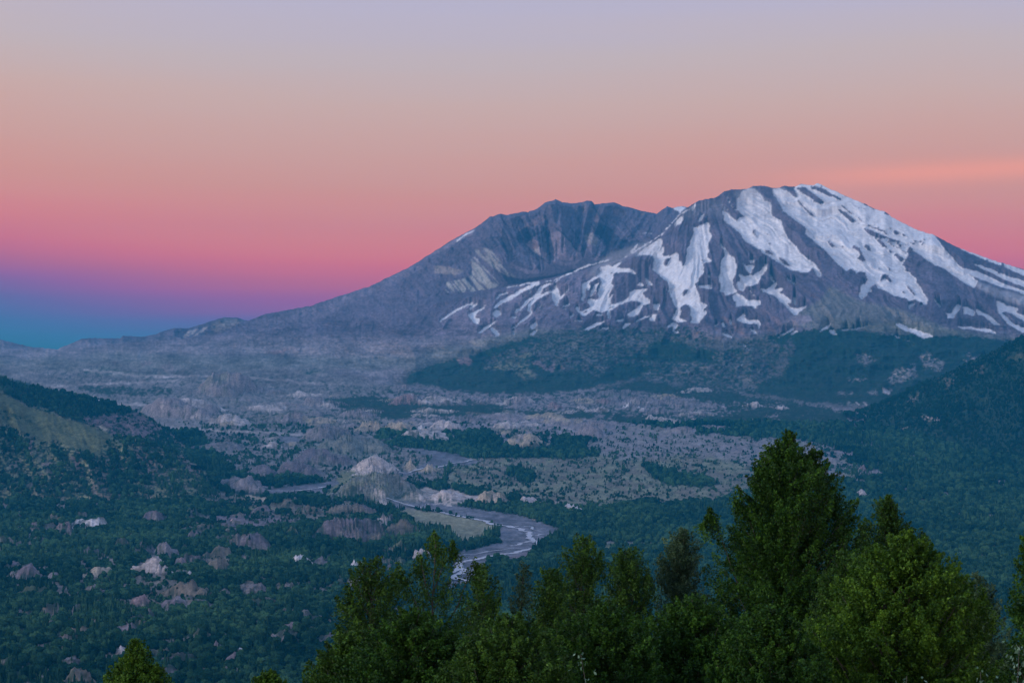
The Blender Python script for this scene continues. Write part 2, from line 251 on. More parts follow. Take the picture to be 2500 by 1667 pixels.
for fr, q, w in (('Z5', [(960,295),(1200,245),(1420,208)], 1.6), ('Z5', [(80,750),(200,655),(380,555),(520,500)], 2.2), ('Z5', [(1700,445),(1760,370),(1820,310)], 1.8), ('Z5', [(840,440),(900,385),(990,355)], 2),
                 ('Z5', [(1500,215),(1650,175),(1900,70),(2080,0)], 1.4), ('Z5', [(2000,620),(2130,560)], 1.8), ('Z5', [(2020,865),(2150,800),(2290,745)], 2), ('Z5', [(1560,260),(1700,180)], 1.2),
                 ('Z2', [(0,1345),(300,1210),(600,1130)], 1.6), ('Z2', [(780,1110),(1000,980),(1300,800),(1530,540),(1700,440)], 1.2), ('Z2', [(880,780),(1000,770),(1210,780)], .8),
                 ('Z2', [(2070,300),(2120,380),(2200,470)], .8), ('Z2', [(2190,300),(2240,400),(2300,470)], .8), ('Z3', [(170,220),(230,380)], .8), ('Z3', [(620,230),(680,300)], 1.2),
                 ('Z2', [(255,970),(270,1020)], 1), ('Z7', [(550,240),(610,320)], 1.4), ('Z7', [(780,280),(890,350)], 1.4), ('Z7', [(290,440),(350,540)], 1.2), ('A6', [(50,300),(120,370)], 1.4),
                 ('A6', [(1050,150),(1000,170),(920,180)], 1.5), ('A3', [(640,770),(720,805)], 2), ('Z8', [(300,660),(450,560),(550,510)], 1.5)):
    thin(fr, q, w)
th = np.arctan2(VV-425, UU-1700)+.16*(fbm(UU/80, VV/80, 3, 141)-.5); rr = np.hypot(VV-425, UU-1700)
fs = ridged(th*34+3, rr/150., 2, 171)*(.75+.5*fbm(UU/30, VV/30, 2, 172))
SN = np.maximum(SN, .8*sstep(.93, 1.0, fs)*inside([(1130, 740), (1300, 700), (1420, 690), (1640, 760), (1800, 780), (1760, 820), (1500, 800), (1300, 810), (1150, 820)], 8, 30, soft=4))
DIRT = inside(W('Z4', [(1650, 860),(1800,900),(1950,960),(2500,1110),(2500,1260),(2100,1140),(1850,1040),(1700,950)]), 3, 12, soft=3)*.75
DIRT = np.maximum(DIRT, inside(W('Z3', [(300,200),(560,150),(700,300),(790,360),(800,540),(600,600),(430,560),(340,430)]), 4, 14, soft=5)*.55)
DIRT = np.maximum(DIRT, inside(W('Z3', [(800,170),(980,160),(1260,500),(1200,640),(960,470),(830,270)]), 3, 12, soft=3)*.4)
DIRT = np.maximum(DIRT, inside(W('Z6', [(150,300),(380,100),(900,-60),(1100,0),(950,120),(700,140),(400,260),(240,400),(60,430)]), 3, 12, soft=5)*.45)
DIRT = np.maximum(DIRT, inside(W('Z2', [(1520,600),(1700,420),(1900,320),(2050,300),(2200,480),(2300,640),(2100,560),(1850,500),(1700,560)]), 3, 12, soft=5)*.22)
ROCKP = [
 ('Z4', [(300,280),(360,290),(430,370),(500,420),(560,480),(640,500),(780,640),(900,780),(960,850),(1000,960),(1070,1080),(1090,1160),(1010,1080),(930,960),(890,850),(820,790),(700,720),(680,640),(600,540),(540,500),(430,430),(370,350)]),
 ('Z4', [(380,220),(480,270),(600,310),(720,360),(860,450),(960,540),(1080,640),(1180,740),(1100,700),(950,600),(880,600),(930,760),(850,680),(780,560),(760,470),(700,440),(620,400),(540,330),(440,280)]),
 ('Z4', [(200,110),(330,140),(430,180),(490,230),(470,240),(400,200),(300,160)]), ('Z4', [(500,130),(600,190),(700,220),(780,280),(700,260),(640,240),(600,270),(740,320),(860,360),(850,385),(770,370),(640,290),(560,230)]),
 ('Z4', [(210,200),(300,215),(370,260),(340,280),(250,250)]), ('Z4', [(180,375),(230,370),(260,440),(235,465),(175,420)]), ('Z4', [(0,400),(40,375),(110,430),(120,480),(180,580),(150,600),(100,590),(90,530),(120,510),(80,460),(30,430)]),
 ('Z4', [(315,385),(380,445),(365,450)]), ('Z4', [(390,465),(480,545),(440,525)]), ('Z4', [(395,550),(435,600),(415,590)]), ('Z4', [(355,655),(380,700),(365,730)]), ('Z4', [(480,665),(520,690),(535,730),(490,715)]),
 ('Z4', [(405,770),(480,780),(560,890),(520,880),(440,830),(370,880)]), ('Z4', [(715,900),(780,950),(880,1070),(830,1050),(760,980)]), ('Z4', [(640,965),(720,1030),(700,1045)]), ('Z4', [(935,355),(965,370),(945,388)]),
 ('Z4', [(0,690),(40,740),(60,800),(90,790),(95,730),(120,780),(180,750),(200,830),(170,890),(130,860),(100,960),(60,1100),(0,1100)]), ('Z4', [(250,950),(320,890),(340,960),(430,990),(560,1060),(580,1120),(400,1080),(260,1040)]),
 ('Z3', [(480,160),(540,135),(700,130),(800,160),(830,280),(900,380),(960,480),(1080,570),(1170,630),(1265,710),(1255,800),(1370,880),(1500,990),(1640,1130),(1780,1280),(1850,1400),(1700,1400),(1600,1350),(1480,1260),(1530,1220),(1480,1140),(1470,1040),(1380,940),(1280,840),(1200,830),(1100,850),(1170,950),(1200,1040),(1400,1180),(1350,1160),(1190,1050),(1130,950),(1030,860),(980,770),(950,680),(940,620),(880,580),(800,540),(790,510),(820,490),(780,350),(700,300),(600,190),(520,170)]),
 ('Z3', [(860,155),(970,125),(1090,160),(1130,230),(1170,300),(1100,280),(1000,200)]), ('Z3', [(1100,300),(1160,330),(1270,440),(1340,500),(1380,560),(1320,540),(1230,440)]), ('Z3', [(1090,150),(1250,150),(1340,220),(1440,290),(1530,370),(1430,370),(1340,310),(1230,240)]),
 ('Z3', [(1330,140),(1500,170),(1650,260),(1780,330),(1700,320),(1550,260),(1420,200),(1320,175)]), ('Z3', [(1640,415),(1700,440),(1800,490),(1940,610),(1890,640),(1790,550),(1680,450)]), ('Z3', [(1680,365),(1760,400),(1910,525),(1850,510),(1780,440)]),
 ('Z3', [(1980,630),(2100,660),(2327,740),(2327,760),(2150,700)]), ('Z3', [(2020,700),(2100,720),(2240,770),(2327,820),(2327,850),(2200,830),(2110,790)]), ('Z3', [(2220,850),(2327,900),(2327,960),(2260,920)]),
 ('Z3', [(525,700),(570,740),(575,790),(640,850),(560,810),(540,760)]), ('Z3', [(700,755),(780,800),(730,800)]), ('Z3', [(730,870),(795,940),(750,920)]), ('Z3', [(705,985),(760,1000),(840,1070),(770,1060),(715,1040)]),
 ('Z3', [(870,1075),(980,1140),(1050,1210),(1020,1220),(950,1180),(900,1130)]), ('Z3', [(880,1010),(945,1070),(920,1060)]), ('Z3', [(1170,940),(1230,960),(1340,1020),(1290,1030),(1230,1000)]), ('Z3', [(1370,1090),(1450,1120),(1530,1220),(1450,1200),(1380,1150)]),
 ('Z3', [(1525,845),(1580,890),(1660,940),(1610,970),(1560,900)]), ('Z3', [(1735,930),(1800,970),(1740,965)]), ('Z3', [(1860,990),(1910,930),(1990,990),(2060,1110),(2020,1160),(1950,1120),(2000,1080),(1960,1010),(1900,980)]), ('Z3', [(2070,925),(2110,930),(2140,1000),(2100,1010),(2060,970)]),
 ('Z3', [(1800,1340),(1860,1250),(1930,1310),(1930,1400),(1830,1380)]), ('Z3', [(1940,1340),(1970,1290),(2060,1300),(2090,1390),(2050,1440),(2000,1420)]), ('Z3', [(2030,360),(2210,450),(2190,460)]), ('Z3', [(1350,1220),(1390,1320),(1330,1320)]),
 ('Z2', [(1330,1190),(1360,1120),(1440,1100),(1390,1180),(1350,1220)]), ('Z2', [(1820,1120),(1870,1130),(1860,1160)]), ('Z2', [(1790,1230),(1830,1235),(1810,1245)]), ('Z2', [(1800,940),(1820,920),(1815,950)]), ('Z2', [(1835,840),(1865,820),(1855,845)]),
 ('Z6', [(1355,640),(1400,590),(1445,600),(1430,620),(1395,680),(1365,680)]), ('Z6', [(1320,850),(1400,800),(1480,830),(1470,880),(1400,870),(1340,880)]), ('Z6', [(370,390),(430,330),(410,380)]), ('Z6', [(370,820),(460,820),(400,845),(360,845)]),
 ('Z6', [(1310,770),(1350,770),(1330,785)]), ('Z6', [(1440,745),(1460,750),(1450,760)]), ('Z6', [(230,350),(260,340),(240,380)]), ('Z4', [(1505,725),(1600,790),(1760,860),(2000,960),(2400,1050),(2400,1040),(2000,940),(1700,820)]),
 ('Z4', [(1700,700),(1850,800),(2050,900),(2400,1020),(2400,980),(2100,870),(1900,760)]), ('Z4', [(1900,640),(2100,760),(2400,880),(2400,860),(2150,740)]), ('Z4', [(1560,480),(1800,580),(2100,690),(2140,740),(2060,690),(1750,580)]), ('Z4', [(2100,640),(2400,740),(2400,700),(2200,640)]),
]
RK = np.zeros(UU.shape)
for fr, q in ROCKP: RK = np.maximum(RK, inside(W(fr, q), 1.8, 8, 61)*(sstep(.40, .48, fbm(UU/7, VV/6, 3, 62)) if fr == 'Z4' and q[0][1] < 420 and q[0][0] < 900 else 1))
SN *= 1-RK
# thin streaks of bare rock running down the upper snowfields
th = np.arctan2(VV-425, UU-1700)+.16*(fbm(UU/80, VV/80, 3, 141)-.5); rr = np.hypot(VV-425, UU-1700)
stk = fbm(th*150, rr/60., 3, 91)
SN *= 1-.85*sstep(.70, .74, stk)*(VV < 700)*(UU > 1950)
SN *= 1-.6*sstep(.62, .7, fbm(UU/4, VV/3, 3, 15))*inside([(2080, 560), (2500, 600), (2500, 850), (2200, 800), (2090, 700)], 4, 20, soft=6)*sstep(690, 740, VV)

SNb = blur(SN, 1); SN = np.where((SNb > .02) & (SNb < .98), sstep(.34, .60, SNb+(fbm(UU/3.2, VV/3.2, 3, 111)-.5)*.75*sstep(2330, 2230, UU)+.06), SN)
# --- valley floor
UPV = inside([(700, 960), (860, 940), (1000, 952), (1250, 968), (1420, 958), (1560, 928), (1700, 945), (1900, 975), (2050, 1000), (2300, 1050), (2560, 1120), (2560, 1702), (-60, 1702), (-60, 1090), (480, 1085), (600, 1050), (760, 1010)], 8, 30, soft=4)
wood(.93, UPV*(VV > 900)); wood(.80, UPV*sstep(.55, .62, fbm(UU/70, VV/18, 3, 151))*(VV > 960)*(UU > 1300))
put(PUMG, inside([(-60, 900), (700, 880), (1000, 950), (800, 1000), (560, 1060), (300, 1060), (-60, 1000)], 10, 40, soft=8), .4)
wood(.16, inside([(60, 905), (400, 900), (950, 940), (880, 990), (700, 1020), (500, 1060), (250, 980)], 8, 30, soft=8))
for fr, q, d in (('A3', [(500,710),(640,700),(900,710),(1230,720),(1200,760),(1000,770),(760,760)], .8), ('A3', [(1000,1060),(1300,1010),(1560,1050),(1980,1040),(1980,1090),(1880,1130),(1740,1140),(1700,1200),(1500,1190),(1100,1140)], .97),
                 ('A3', [(600,860),(1100,800),(1500,870),(2000,900),(1900,940),(1500,930)], .35), ('A3', [(1930,930),(2100,900),(2000,960),(1960,960)], .85), ('A3', [(2000,940),(2323,900),(2323,1000),(2050,990)], .5)):
    wood(d, inside(W(fr, q), 4, 18, soft=2))
wood(.42, inside([(820, 950), (1000, 945), (1180, 965), (1400, 955), (1620, 965), (1780, 990), (1700, 1010), (1500, 1000), (1300, 1000), (1100, 985), (900, 985)], 8, 20, soft=6))
wood(.97, inside(W('A4', [(750,190),(1050,170),(1400,215),(1650,200),(1900,230),(1500,300),(1100,310),(900,250),(740,225)]), 5, 16, soft=1))
m = inside(W('A5', [(0,450),(400,480),(880,515),(1100,560),(1450,575),(1450,620),(1500,700),(900,660),(700,640),(400,600),(200,560),(0,540)]), 5, 18, soft=2); wood(.18, m); put(PUM, m, .8)
m = inside([(470, 1045), (700, 1000), (900, 1010), (1090, 1058), (1095, 1110), (1080, 1180), (900, 1200), (700, 1150), (640, 1165), (560, 1140)], 8, 26, soft=3); wood(.42, m); put((.165, .155, .15), m, .9)
m = inside([(860, 1040), (1000, 1020), (1200, 1012), (1240, 1045), (1100, 1058), (980, 1060)], 5, 16, soft=2); wood(.25, m)
m = inside([(1080, 1185), (1110, 1130), (1200, 1108), (1380, 1115), (1440, 1080), (1560, 1040), (1700, 1060), (1900, 1075), (2010, 1085), (2080, 1130), (2110, 1180), (1990, 1165), (1880, 1200), (1720, 1222), (1560, 1226), (1440, 1240), (1330, 1225), (1150, 1195)], 8, 24, soft=3)
wood(.22, m); put(SCRUB, m); put(BROWN, m*sstep(.45, .6, fbm(UU/30, VV/12, 3, 97)), .8)
wood(.72, sstep(.52, .62, fbm(UU/46, VV/16, 3, 98))*inside([(1500, 990), (2560, 1040), (2560, 1420), (2150, 1300), (2050, 1230)], 10, 40, soft=8)*.8)
put(PUM, inside([(1430, 1090), (1550, 1040), (1720, 1060), (2010, 1085), (2100, 1150), (1950, 1150), (1700, 1110), (1500, 1120)], 10, 30, soft=12), .8)
wood(.20, inside([(1440, 1080), (1560, 1040), (1700, 1060), (1900, 1075), (2010, 1085), (2080, 1130), (1800, 1130), (1550, 1110)], 8, 20, soft=6))
for fr, q, d in (('A4', [(1110,380),(1500,400),(1900,405),(2325,480),(2500,540),(2325,560),(1650,560),(1330,505),(1080,460)], .98),
                 ('A5', [(90,860),(200,840),(330,910),(280,960),(130,930)], .9), ('A5', [(1060,810),(1200,850),(1450,910),(1620,960),(1500,990),(1200,950),(1100,880)], .95), ('A5', [(0,600),(300,560),(480,600),(420,660),(100,680)], .5),
                 ('A5', [(0,680),(300,690),(650,750),(640,780),(200,770),(0,770)], .95)):
    wood(d, inside(W(fr, q), 5, 18, soft=1))
mm = sstep(.54, .60, fbm(UU/52, VV/22, 4, 131))*inside([(-60, 1230), (950, 1230), (1000, 1350), (1000, 1702), (-60, 1702)], 10, 30, soft=6)
wood(.60, mm); put(BROWN, mm, .7)
# open ground left of the river and in the lower left
for fr, q, c, d in (('A4', [(0,780),(240,790),(430,830),(300,850),(700,870),(900,830),(1060,900),(900,960),(700,940),(500,940),(250,860),(0,850)], BROWN, .45), ('A4', [(60,930),(200,920),(430,920),(560,950),(700,960),(560,990),(420,1010),(150,1010),(80,980)], PURP, .22),
                    ('A4', [(0,870),(200,860),(480,880),(300,900)], OLIVE, .3), ('A7', [(1660,560),(1800,520),(1920,560),(1850,660),(1700,640)], BROWN, .35), ('A7', [(0,600),(90,640),(80,720),(0,720)], BROWN, .5),
                    ('A7', [(1040,700),(1300,680),(1500,740),(1650,800),(1760,860),(1650,900),(1560,980),(1300,960),(1060,1040),(1000,900),(1240,820),(1100,740)], BROWN, .42), ('A7', [(0,160),(200,150),(280,170),(150,190),(0,180)], BROWN, .2),
                    ('A7', [(2100,990),(2350,980),(2350,1000),(2150,1010)], OLIVE, .1), ('A8', [(200,975),(480,960),(480,975),(260,1000)], OLIVE, .12), ('A8', [(280,1110),(380,1095),(520,1110),(500,1150),(330,1135)], PURP, .2),
                    ('A7', [(2000,30),(2150,40),(2230,70),(2150,80),(2010,45)], TAN, .05), ('A4', [(870,640),(1140,660),(1230,790),(1140,800),(1040,720),(760,800),(830,700)], OLIVE, .15), ('A4', [(560,500),(900,440),(1080,440),(1160,520),(1050,580),(900,560),(620,520)], PUMG, .30),
                    ('A4', [(1040,740),(1130,770),(1160,860),(1130,880),(1070,830)], PALE, .05), ('A4', [(1060,890),(1160,980),(1110,985),(1080,930)], PALE, .03)):
    m = inside(W(fr, q), 4, 16, soft=1); wood(d, m); put(c, m)
for q in ([(950,780),(1450,760),(1560,700),(2000,860),(1600,930),(1200,900)],):
    pass
# pale bank below the scrub plain
for q in ([(1245,825),(1290,790),(1400,745),(1480,770),(1560,758),(1650,790),(1700,800),(1830,800),(1900,830),(2060,830),(2170,850),(2180,868),(2080,858),(1980,845),(1860,838),(1700,835),(1640,825),(1500,815),(1380,822),(1330,835)],
          [(2200,860),(2220,845),(2250,880)], [(2270,890),(2320,885),(2330,905)]):
    m = inside(W('A4', q), 2.5, 8); wood(0, m); put((.36, .31, .28), m)
m = inside(W('A4', [(1200,905),(1280,880),(1450,905),(1600,930),(1750,955),(1885,990),(1830,1020),(1750,1070),(1700,1080),(1620,1100),(1560,1050),(1540,1010),(1400,1000),(1330,990),(1300,950)]), 2, 14, soft=1); wood(0, m); put(BAR, m)
put(SCRUB, inside(W('A4', [(1560,1000),(1700,1000),(1760,1050),(1640,1080)]), 4, 12, soft=2)*m, .6)
for q in ([(1140,830),(1250,830),(1500,850),(1760,890),(2000,925),(2260,1020),(2190,1060),(2130,1100),(2070,1150),(1900,1195),(1790,1225),(1760,1290),(1640,1380),(1500,1400),(1560,1300),(1560,1190),(1660,1120),(1760,1080),(1830,1030),(1890,990),(1750,952),(1600,925),(1450,898),(1280,872),(1200,890)],
          [(1250,500),(1380,505),(1600,540),(1700,580),(1760,575),(1680,610),(1560,610),(1440,630),(1350,665),(1250,675),(1190,650),(1300,650),(1400,590),(1440,560)],
          [(380,765),(560,740),(840,705),(850,725),(780,750),(740,790),(600,800),(400,800)], [(470,420),(640,440),(560,470),(470,460)]):
    m = inside(W('A4', q), 1.5, 14); wood(0, m); put(BED, m); RB = np.maximum(RB, m)
m = inside(W('A4', [(1880,1190),(1960,1160),(2080,1130),(2060,1170),(1980,1230),(1920,1240)]), 1.5, 10); wood(0, m); put(PURP, m)
for fr, q in (('A5', [(280,1195),(430,1205),(420,1220),(300,1215)]), ('A4', [(2050,930),(2190,940),(2190,955),(2060,950)])):
    m = inside(W(fr, q), 1, 8); wood(0, m); put(TAN, m)
wood(.97, inside(W('A4', [(1370,825),(1500,825),(1800,850),(2000,835),(2080,865),(2325,920),(2325,1000),(2200,990),(2100,960),(1980,920),(1760,885),(1500,855)]), 2, 12, soft=1)*(1-RB))
wood(.97, inside(W('A4', [(1760,1030),(1840,1020),(1860,1060),(1830,1085),(1770,1075)]), 2, 8)); wood(.97, inside(W('A4', [(1620,1110),(1760,1080),(1890,1090),(1760,1120),(1650,1150)]), 3, 10))
wood(.97, inside(W('A4', [(1780,1200),(1850,1190),(1930,1240),(1870,1270),(1790,1240)]), 3, 10))
for q in ([(90, 722), (300, 722), (560, 692), (900, 682), (1250, 666)], [(1200, 1000), (1550, 1018), (1900, 1036), (2200, 1050)], [(1100, 640), (1500, 632), (1900, 650), (2300, 690)], [(600, 590), (900, 622), (1300, 640)], [(700, 850), (1000, 830), (1300, 880)]):
    mm = line(W('A3', q), 2.6, 3); put(PALE, mm, .5); wood(0, mm)
# braided channels tone in the bed
br = sstep(.52, .66, ridged(UU/60.+VV/30., VV/5.5-UU/90., 3, 5))
put((.17, .175, .21), RB*br, .6); put((.04, .045, .06), RB*sstep(.55, .7, fbm(UU/40., VV/6., 3, 6)), .5)

# left hills and right hill
LH = inside([(-60, 905), (0, 917), (130, 950), (240, 973), (350, 1008), (410, 1048), (470, 1100), (500, 1140), (530, 1210), (300, 1225), (-60, 1225)], 2, 10)
put(OLIVE, LH); put(BROWN, LH*sstep(.45, .6, fbm(UU/40, VV/60, 3, 92))); wood(.80, LH); wood(.5, LH*sstep(.5, .62, fbm(UU/26-VV/50, VV/60, 3, 93)))
wood(.97, inside(W('A3', [(0,640),(300,720),(540,760),(700,800),(950,880),(1000,930),(860,960),(700,930),(560,980),(380,880),(200,830),(60,780),(0,740)]), 5, 20, soft=2))
m = inside(W('A3', [(560,930),(760,900),(1000,900),(1180,1020),(1000,1080),(800,1050),(700,1010)]), 5, 14, soft=2); wood(.42, m); put((.15, .11, .12), m)
m = inside(W('A3', [(690,990),(720,980),(770,1010),(740,1025)]), 2, 8); wood(.1, m); put(TAN, m)
m = inside(W('A3', [(-100,740),(100,790),(200,850),(380,905),(560,960),(700,1010),(800,1060),(740,1120),(700,1200),(560,1160),(400,1090),(250,1110),(230,1060),(90,1000),(-100,960)]), 5, 20, soft=2); wood(.03, m); put(GRASS, m)
wood(.30, inside(W('A3', [(-100,860),(120,900),(260,960),(100,960),(-100,960)]), 5, 14, soft=3))
for q in ([(1240,1190),(1300,1200),(1400,1280),(1450,1360),(1400,1350),(1300,1280)], [(190,1080),(240,1060),(230,1190),(200,1180)], [(930,1110),(1000,1160),(1100,1260),(1150,1390),(1080,1340),(960,1200)], [(500,1200),(560,1220),(620,1400),(540,1320)],
          [(270,1240),(380,1250),(320,1290)], [(260,1330),(300,1320),(330,1400)]):
    m = inside(W('A3', q), 6, 12, soft=2); wood(.5, m); put((.16, .12, .11), m)
RH = inside([(2086, 1003), (2206, 956), (2297, 918), (2417, 859), (2500, 820), (2560, 795), (2560, 1130), (2300, 1090)], 2, 10)
put(BROWN, RH); wood(.96, RH)
m = inside(W('A6', [(2190,400),(2260,385),(2400,380),(2400,425),(2250,425)]), 2, 10, soft=1)*RH; put(GRASS, m); wood(.2, m)
for q in ([(1350,720),(1500,690),(1480,770),(1380,760)], [(1640,650),(1700,560),(1780,590),(1720,660)], [(1900,520),(2000,470),(2060,480),(1960,540)], [(1580,570),(1640,560),(1620,600)], [(1740,560),(1800,530),(1790,560)]):
    m = inside(W('A6', q), 8, 12, soft=3)*RH; wood(.62, m)
m = inside(W('A6', [(1440,900),(1520,880),(1660,900),(1640,930),(1500,910)]), 3, 10, soft=1); wood(.45, m); put(PALE, m, .4)
m = inside(W('A6', [(1330,985),(1420,955),(1400,965),(1340,990)]), 1, 10); wood(.3, m)
m = inside(W('A6', [(600,1090),(760,1130),(960,1200),(900,1230),(640,1200)]), 8, 14, soft=3); wood(.4, m)
m = inside(W('A6', [(690,1240),(880,1290),(1050,1330),(1180,1335),(1000,1420),(900,1400),(700,1360)]), 6, 14, soft=3); wood(.5, m)
m = inside(W('A6', [(700,1320),(880,1370),(1040,1410),(1000,1420),(760,1400),(680,1380)]), 2, 10, soft=1); wood(.1, m); put(PUM, m)
put(OLIVE, inside(W('A5', [(780,1370),(900,1380),(1250,1380),(1050,1420),(800,1420)]), 4, 12, soft=2)); wood(.4, inside(W('A5', [(780,1370),(900,1380),(1250,1380),(1050,1420),(800,1420)]), 4, 12, soft=2))

# --- break up the cover with fine ragged noise and bake rock tone and gully shading into the colour
persp = np.clip((VV-800)/700., .25, 1.2)
n1 = fbm(UU/(14*persp+3), VV/(6*persp+1.5), 4, 41, .62)
n1 = (n1-n1.mean())/n1.std()
n2 = fbm(UU/3.3, VV/2.2, 2, 51); n2 = (n2-n2.mean())/n2.std()
nz = n1*.75+n2*.55
from math import erf
cdf = 1/(1+np.exp(-1.702*nz/.93))
sf = .07+.20*sstep(1060, 940, VV); WD = sstep(-sf, sf, FP-cdf*(1-1e-3)); WD = np.where(FP > .9, np.maximum(WD, .85), WD); WD *= (FP > .015)
WD *= 1-SN*.9
hum = fbm(UU/26, VV/11, 4, 71)
tone = .55+.9*fbm(UU/9, VV/5, 4, 81)
tone2 = .5+1.0*fbm(th*60, rr/50., 3, 83)
ismt = sstep(930, 860, VV)
tone3 = .42+1.25*ridged(th*95, rr/120., 3, 87)*fbm(UU/30, VV/30, 2, 88)*1.5
wB = UU-(VV-490)*np.interp(UU, [1000, 1200, 1350, 1500, 1700], [1.3, .8, .1, -.6, -.6])
toneB = .58+.60*fbm(wB/6., VV/12., 4, 89, .65)+.28*ridged(wB/22., VV/40., 4, 90)  # crater rock variation, with gully darkness painted into the colour
mB = inside([(1180, 525), (1260, 500), (1360, 470), (1650, 480), (1650, 545), (1560, 605), (1420, 660), (1240, 705), (1160, 700), (1130, 620)], 6, 20, soft=6)
tn = tone*(1-.8*ismt)+(tone2*.5+tone3*.5)*.8*ismt+.08
tn = tn*(1-mB)+toneB*mB
low = sstep(760, 800, VV)*sstep(985, 920, VV)
tn = tn*(1-.17*low)*(1+low*(.9*(fbm(UU/26+VV/16, VV/2.6-UU/90, 4, 95, .6)-.5)+.8*(fbm(UU/5, VV/2.2, 3, 99)-.5)+1.0*(fbm(UU/70, VV/14, 3, 96)-.5)))
tn = tn*(1+.5*(fbm(UU/2.6, VV/2.1, 2, 121)-.5)*2*sstep(1000, 940, VV))
RGB = base*np.clip(tn, .3, 1.75)[..., None]
RGB = RGB*(1-.35*WD[..., None]) if False else RGB
fo = np.array(FOREST)*(.7+.75*fbm(UU/13, VV/6, 4, 85))[..., None]
RGB = RGB*(1-WD[..., None])+fo*WD[..., None]
dd = DIRT*(.6+.6*fbm(UU/8, VV/8, 3, 23)); RGB = RGB*(1-dd[..., None])+np.array(DIRTY)*dd[..., None]
sn = SN*(1-.35*DIRT)
sc_ = np.array(SNOW)*(.86+.2*fbm(th*40, rr/40., 3, 25))[..., None]
RGB = RGB*(1-sn[..., None])+sc_*sn[..., None]
RGB = np.clip(RGB, 0.004, .9)

def sample(A, u, v):
    x = np.clip((u-US[0])/2, 0, len(US)-1.001); y = np.clip((v-VS[0])/2, 0, len(VS)-1.001)
    i = x.astype(int); j = y.astype(int); fx = x-i; fy = y-j
    if A.ndim == 3: fx = fx[..., None]; fy = fy[..., None]
    return (A[j, i]*(1-fx)+A[j, i+1]*fx)*(1-fy)+(A[j+1, i]*(1-fx)+A[j+1, i+1]*fx)*fy

# ------------------------------------------------------------------ materials
def nodes(m):
    m.use_nodes = True; nt = m.node_tree; nt.nodes.clear(); return nt, nt.nodes.new, nt.links.new
def terrain_mat(name, s1=.02, s2=.11, amt=.5):
    m = bpy.data.materials.new(name); nt, N, L = nodes(m)
    o = N('ShaderNodeOutputMaterial'); b = N('ShaderNodeBsdfPrincipled'); b.inputs['Roughness'].default_value = .95
    b.inputs['Specular IOR Level'].default_value = .1
    a = N('ShaderNodeAttribute'); a.attribute_name = 'cover'
    tc = N('ShaderNodeNewGeometry')
    n = N('ShaderNodeTexNoise'); n.inputs['Scale'].default_value = s1; n.inputs['Detail'].default_value = 4; n.inputs['Roughness'].default_value = .7
    n2 = N('ShaderNodeTexNoise'); n2.inputs['Scale'].default_value = s2; n2.inputs['Detail'].default_value = 2
    L(tc.outputs['Position'], n.inputs['Vector']); L(tc.outputs['Position'], n2.inputs['Vector'])
    mx = N('ShaderNodeMath'); mx.operation = 'ADD'; L(n.outputs['Fac'], mx.inputs[0]); L(n2.outputs['Fac'], mx.inputs[1])
    mr = N('ShaderNodeMapRange'); mr.inputs[1].default_value = .65; mr.inputs[2].default_value = 1.35; mr.inputs[3].default_value = 1-amt; mr.inputs[4].default_value = 1+amt
    L(mx.outputs[0], mr.inputs[0])
    v = N('ShaderNodeVectorMath'); v.operation = 'SCALE'; L(a.outputs['Color'], v.inputs[0]); L(mr.outputs[0], v.inputs['Scale'])
    L(v.outputs[0], b.inputs['Base Color'])
    L(b.outputs[0], o.inputs[0]); return m
MT = terrain_mat('valley_cover', .03, .12, .45); MM = terrain_mat('mountain_cover', .012, .05, .22)

def grid_mesh(name, X, Y, Zc, mat, cover=None, kind='structure', smooth=True):
    n, m = X.shape
    co = np.stack([X, Y, Zc], -1).reshape(-1, 3)
    idx = np.arange(n*m).reshape(n, m)
    q = np.stack([idx[:-1, :-1], idx[:-1, 1:], idx[1:, 1:], idx[1:, :-1]], -1).reshape(-1, 4)
    me = bpy.data.meshes.new(name)
    me.vertices.add(len(co)); me.vertices.foreach_set('co', co.ravel().astype(np.float32))
    me.loops.add(q.size); me.loops.foreach_set('vertex_index', q.ravel().astype(np.int32))
    me.polygons.add(len(q)); me.polygons.foreach_set('loop_start', (np.arange(len(q))*4).astype(np.int32))
    me.polygons.foreach_set('loop_total', np.full(len(q), 4, np.int32))
    me.polygons.foreach_set('use_smooth', np.full(len(q), smooth))
    me.update(); me.validate()
    if cover is not None:
        a = me.color_attributes.new('cover', 'FLOAT_COLOR', 'POINT')
        c = np.concatenate([cover.reshape(-1, 3), np.ones((len(co), 1))], 1).astype(np.float32)
        a.data.foreach_set('color', c.ravel())
    me.materials.append(mat)
    o = bpy.data.objects.new(name, me); COL.objects.link(o)
    if kind: o['kind'] = kind
    return o
def cover_at(X, Y, Zc):
    u, v = project(X, Y, Zc)
    return sample(RGB, u, v)

# ------------------------------------------------------------------ valley floor
cols = np.concatenate([np.arange(-1000, -60, 20.), np.arange(-60, 2562, 2.2), np.arange(2564, 3500, 20.)])
DV = np.array([[760, 15600], [850, 13800], [900, 12500], [950, 11300], [1000, 10300], [1100, 8800], [1250, 6600], [1400, 4700], [1550, 3620], [1667, 3060], [1800, 2600]])
def Dg(v):
    return np.interp(v, DV[:, 0], DV[:, 1])
def Dgs(v):   # smoothed
    return (Dg(v-18)+Dg(v-9)+Dg(v)+Dg(v+9)+Dg(v+18))/5
FOOT = np.array([(-1000, 905), (-150, 900), (0, 893), (400, 880), (800, 888), (960, 945), (1130, 962), (1250, 968), (1400, 960), (1560, 930), (1700, 946), (1850, 968), (2000, 990), (2160, 992), (2560, 980), (3500, 960)])
def Vm(u): return np.interp(u, FOOT[:, 0], FOOT[:, 1])

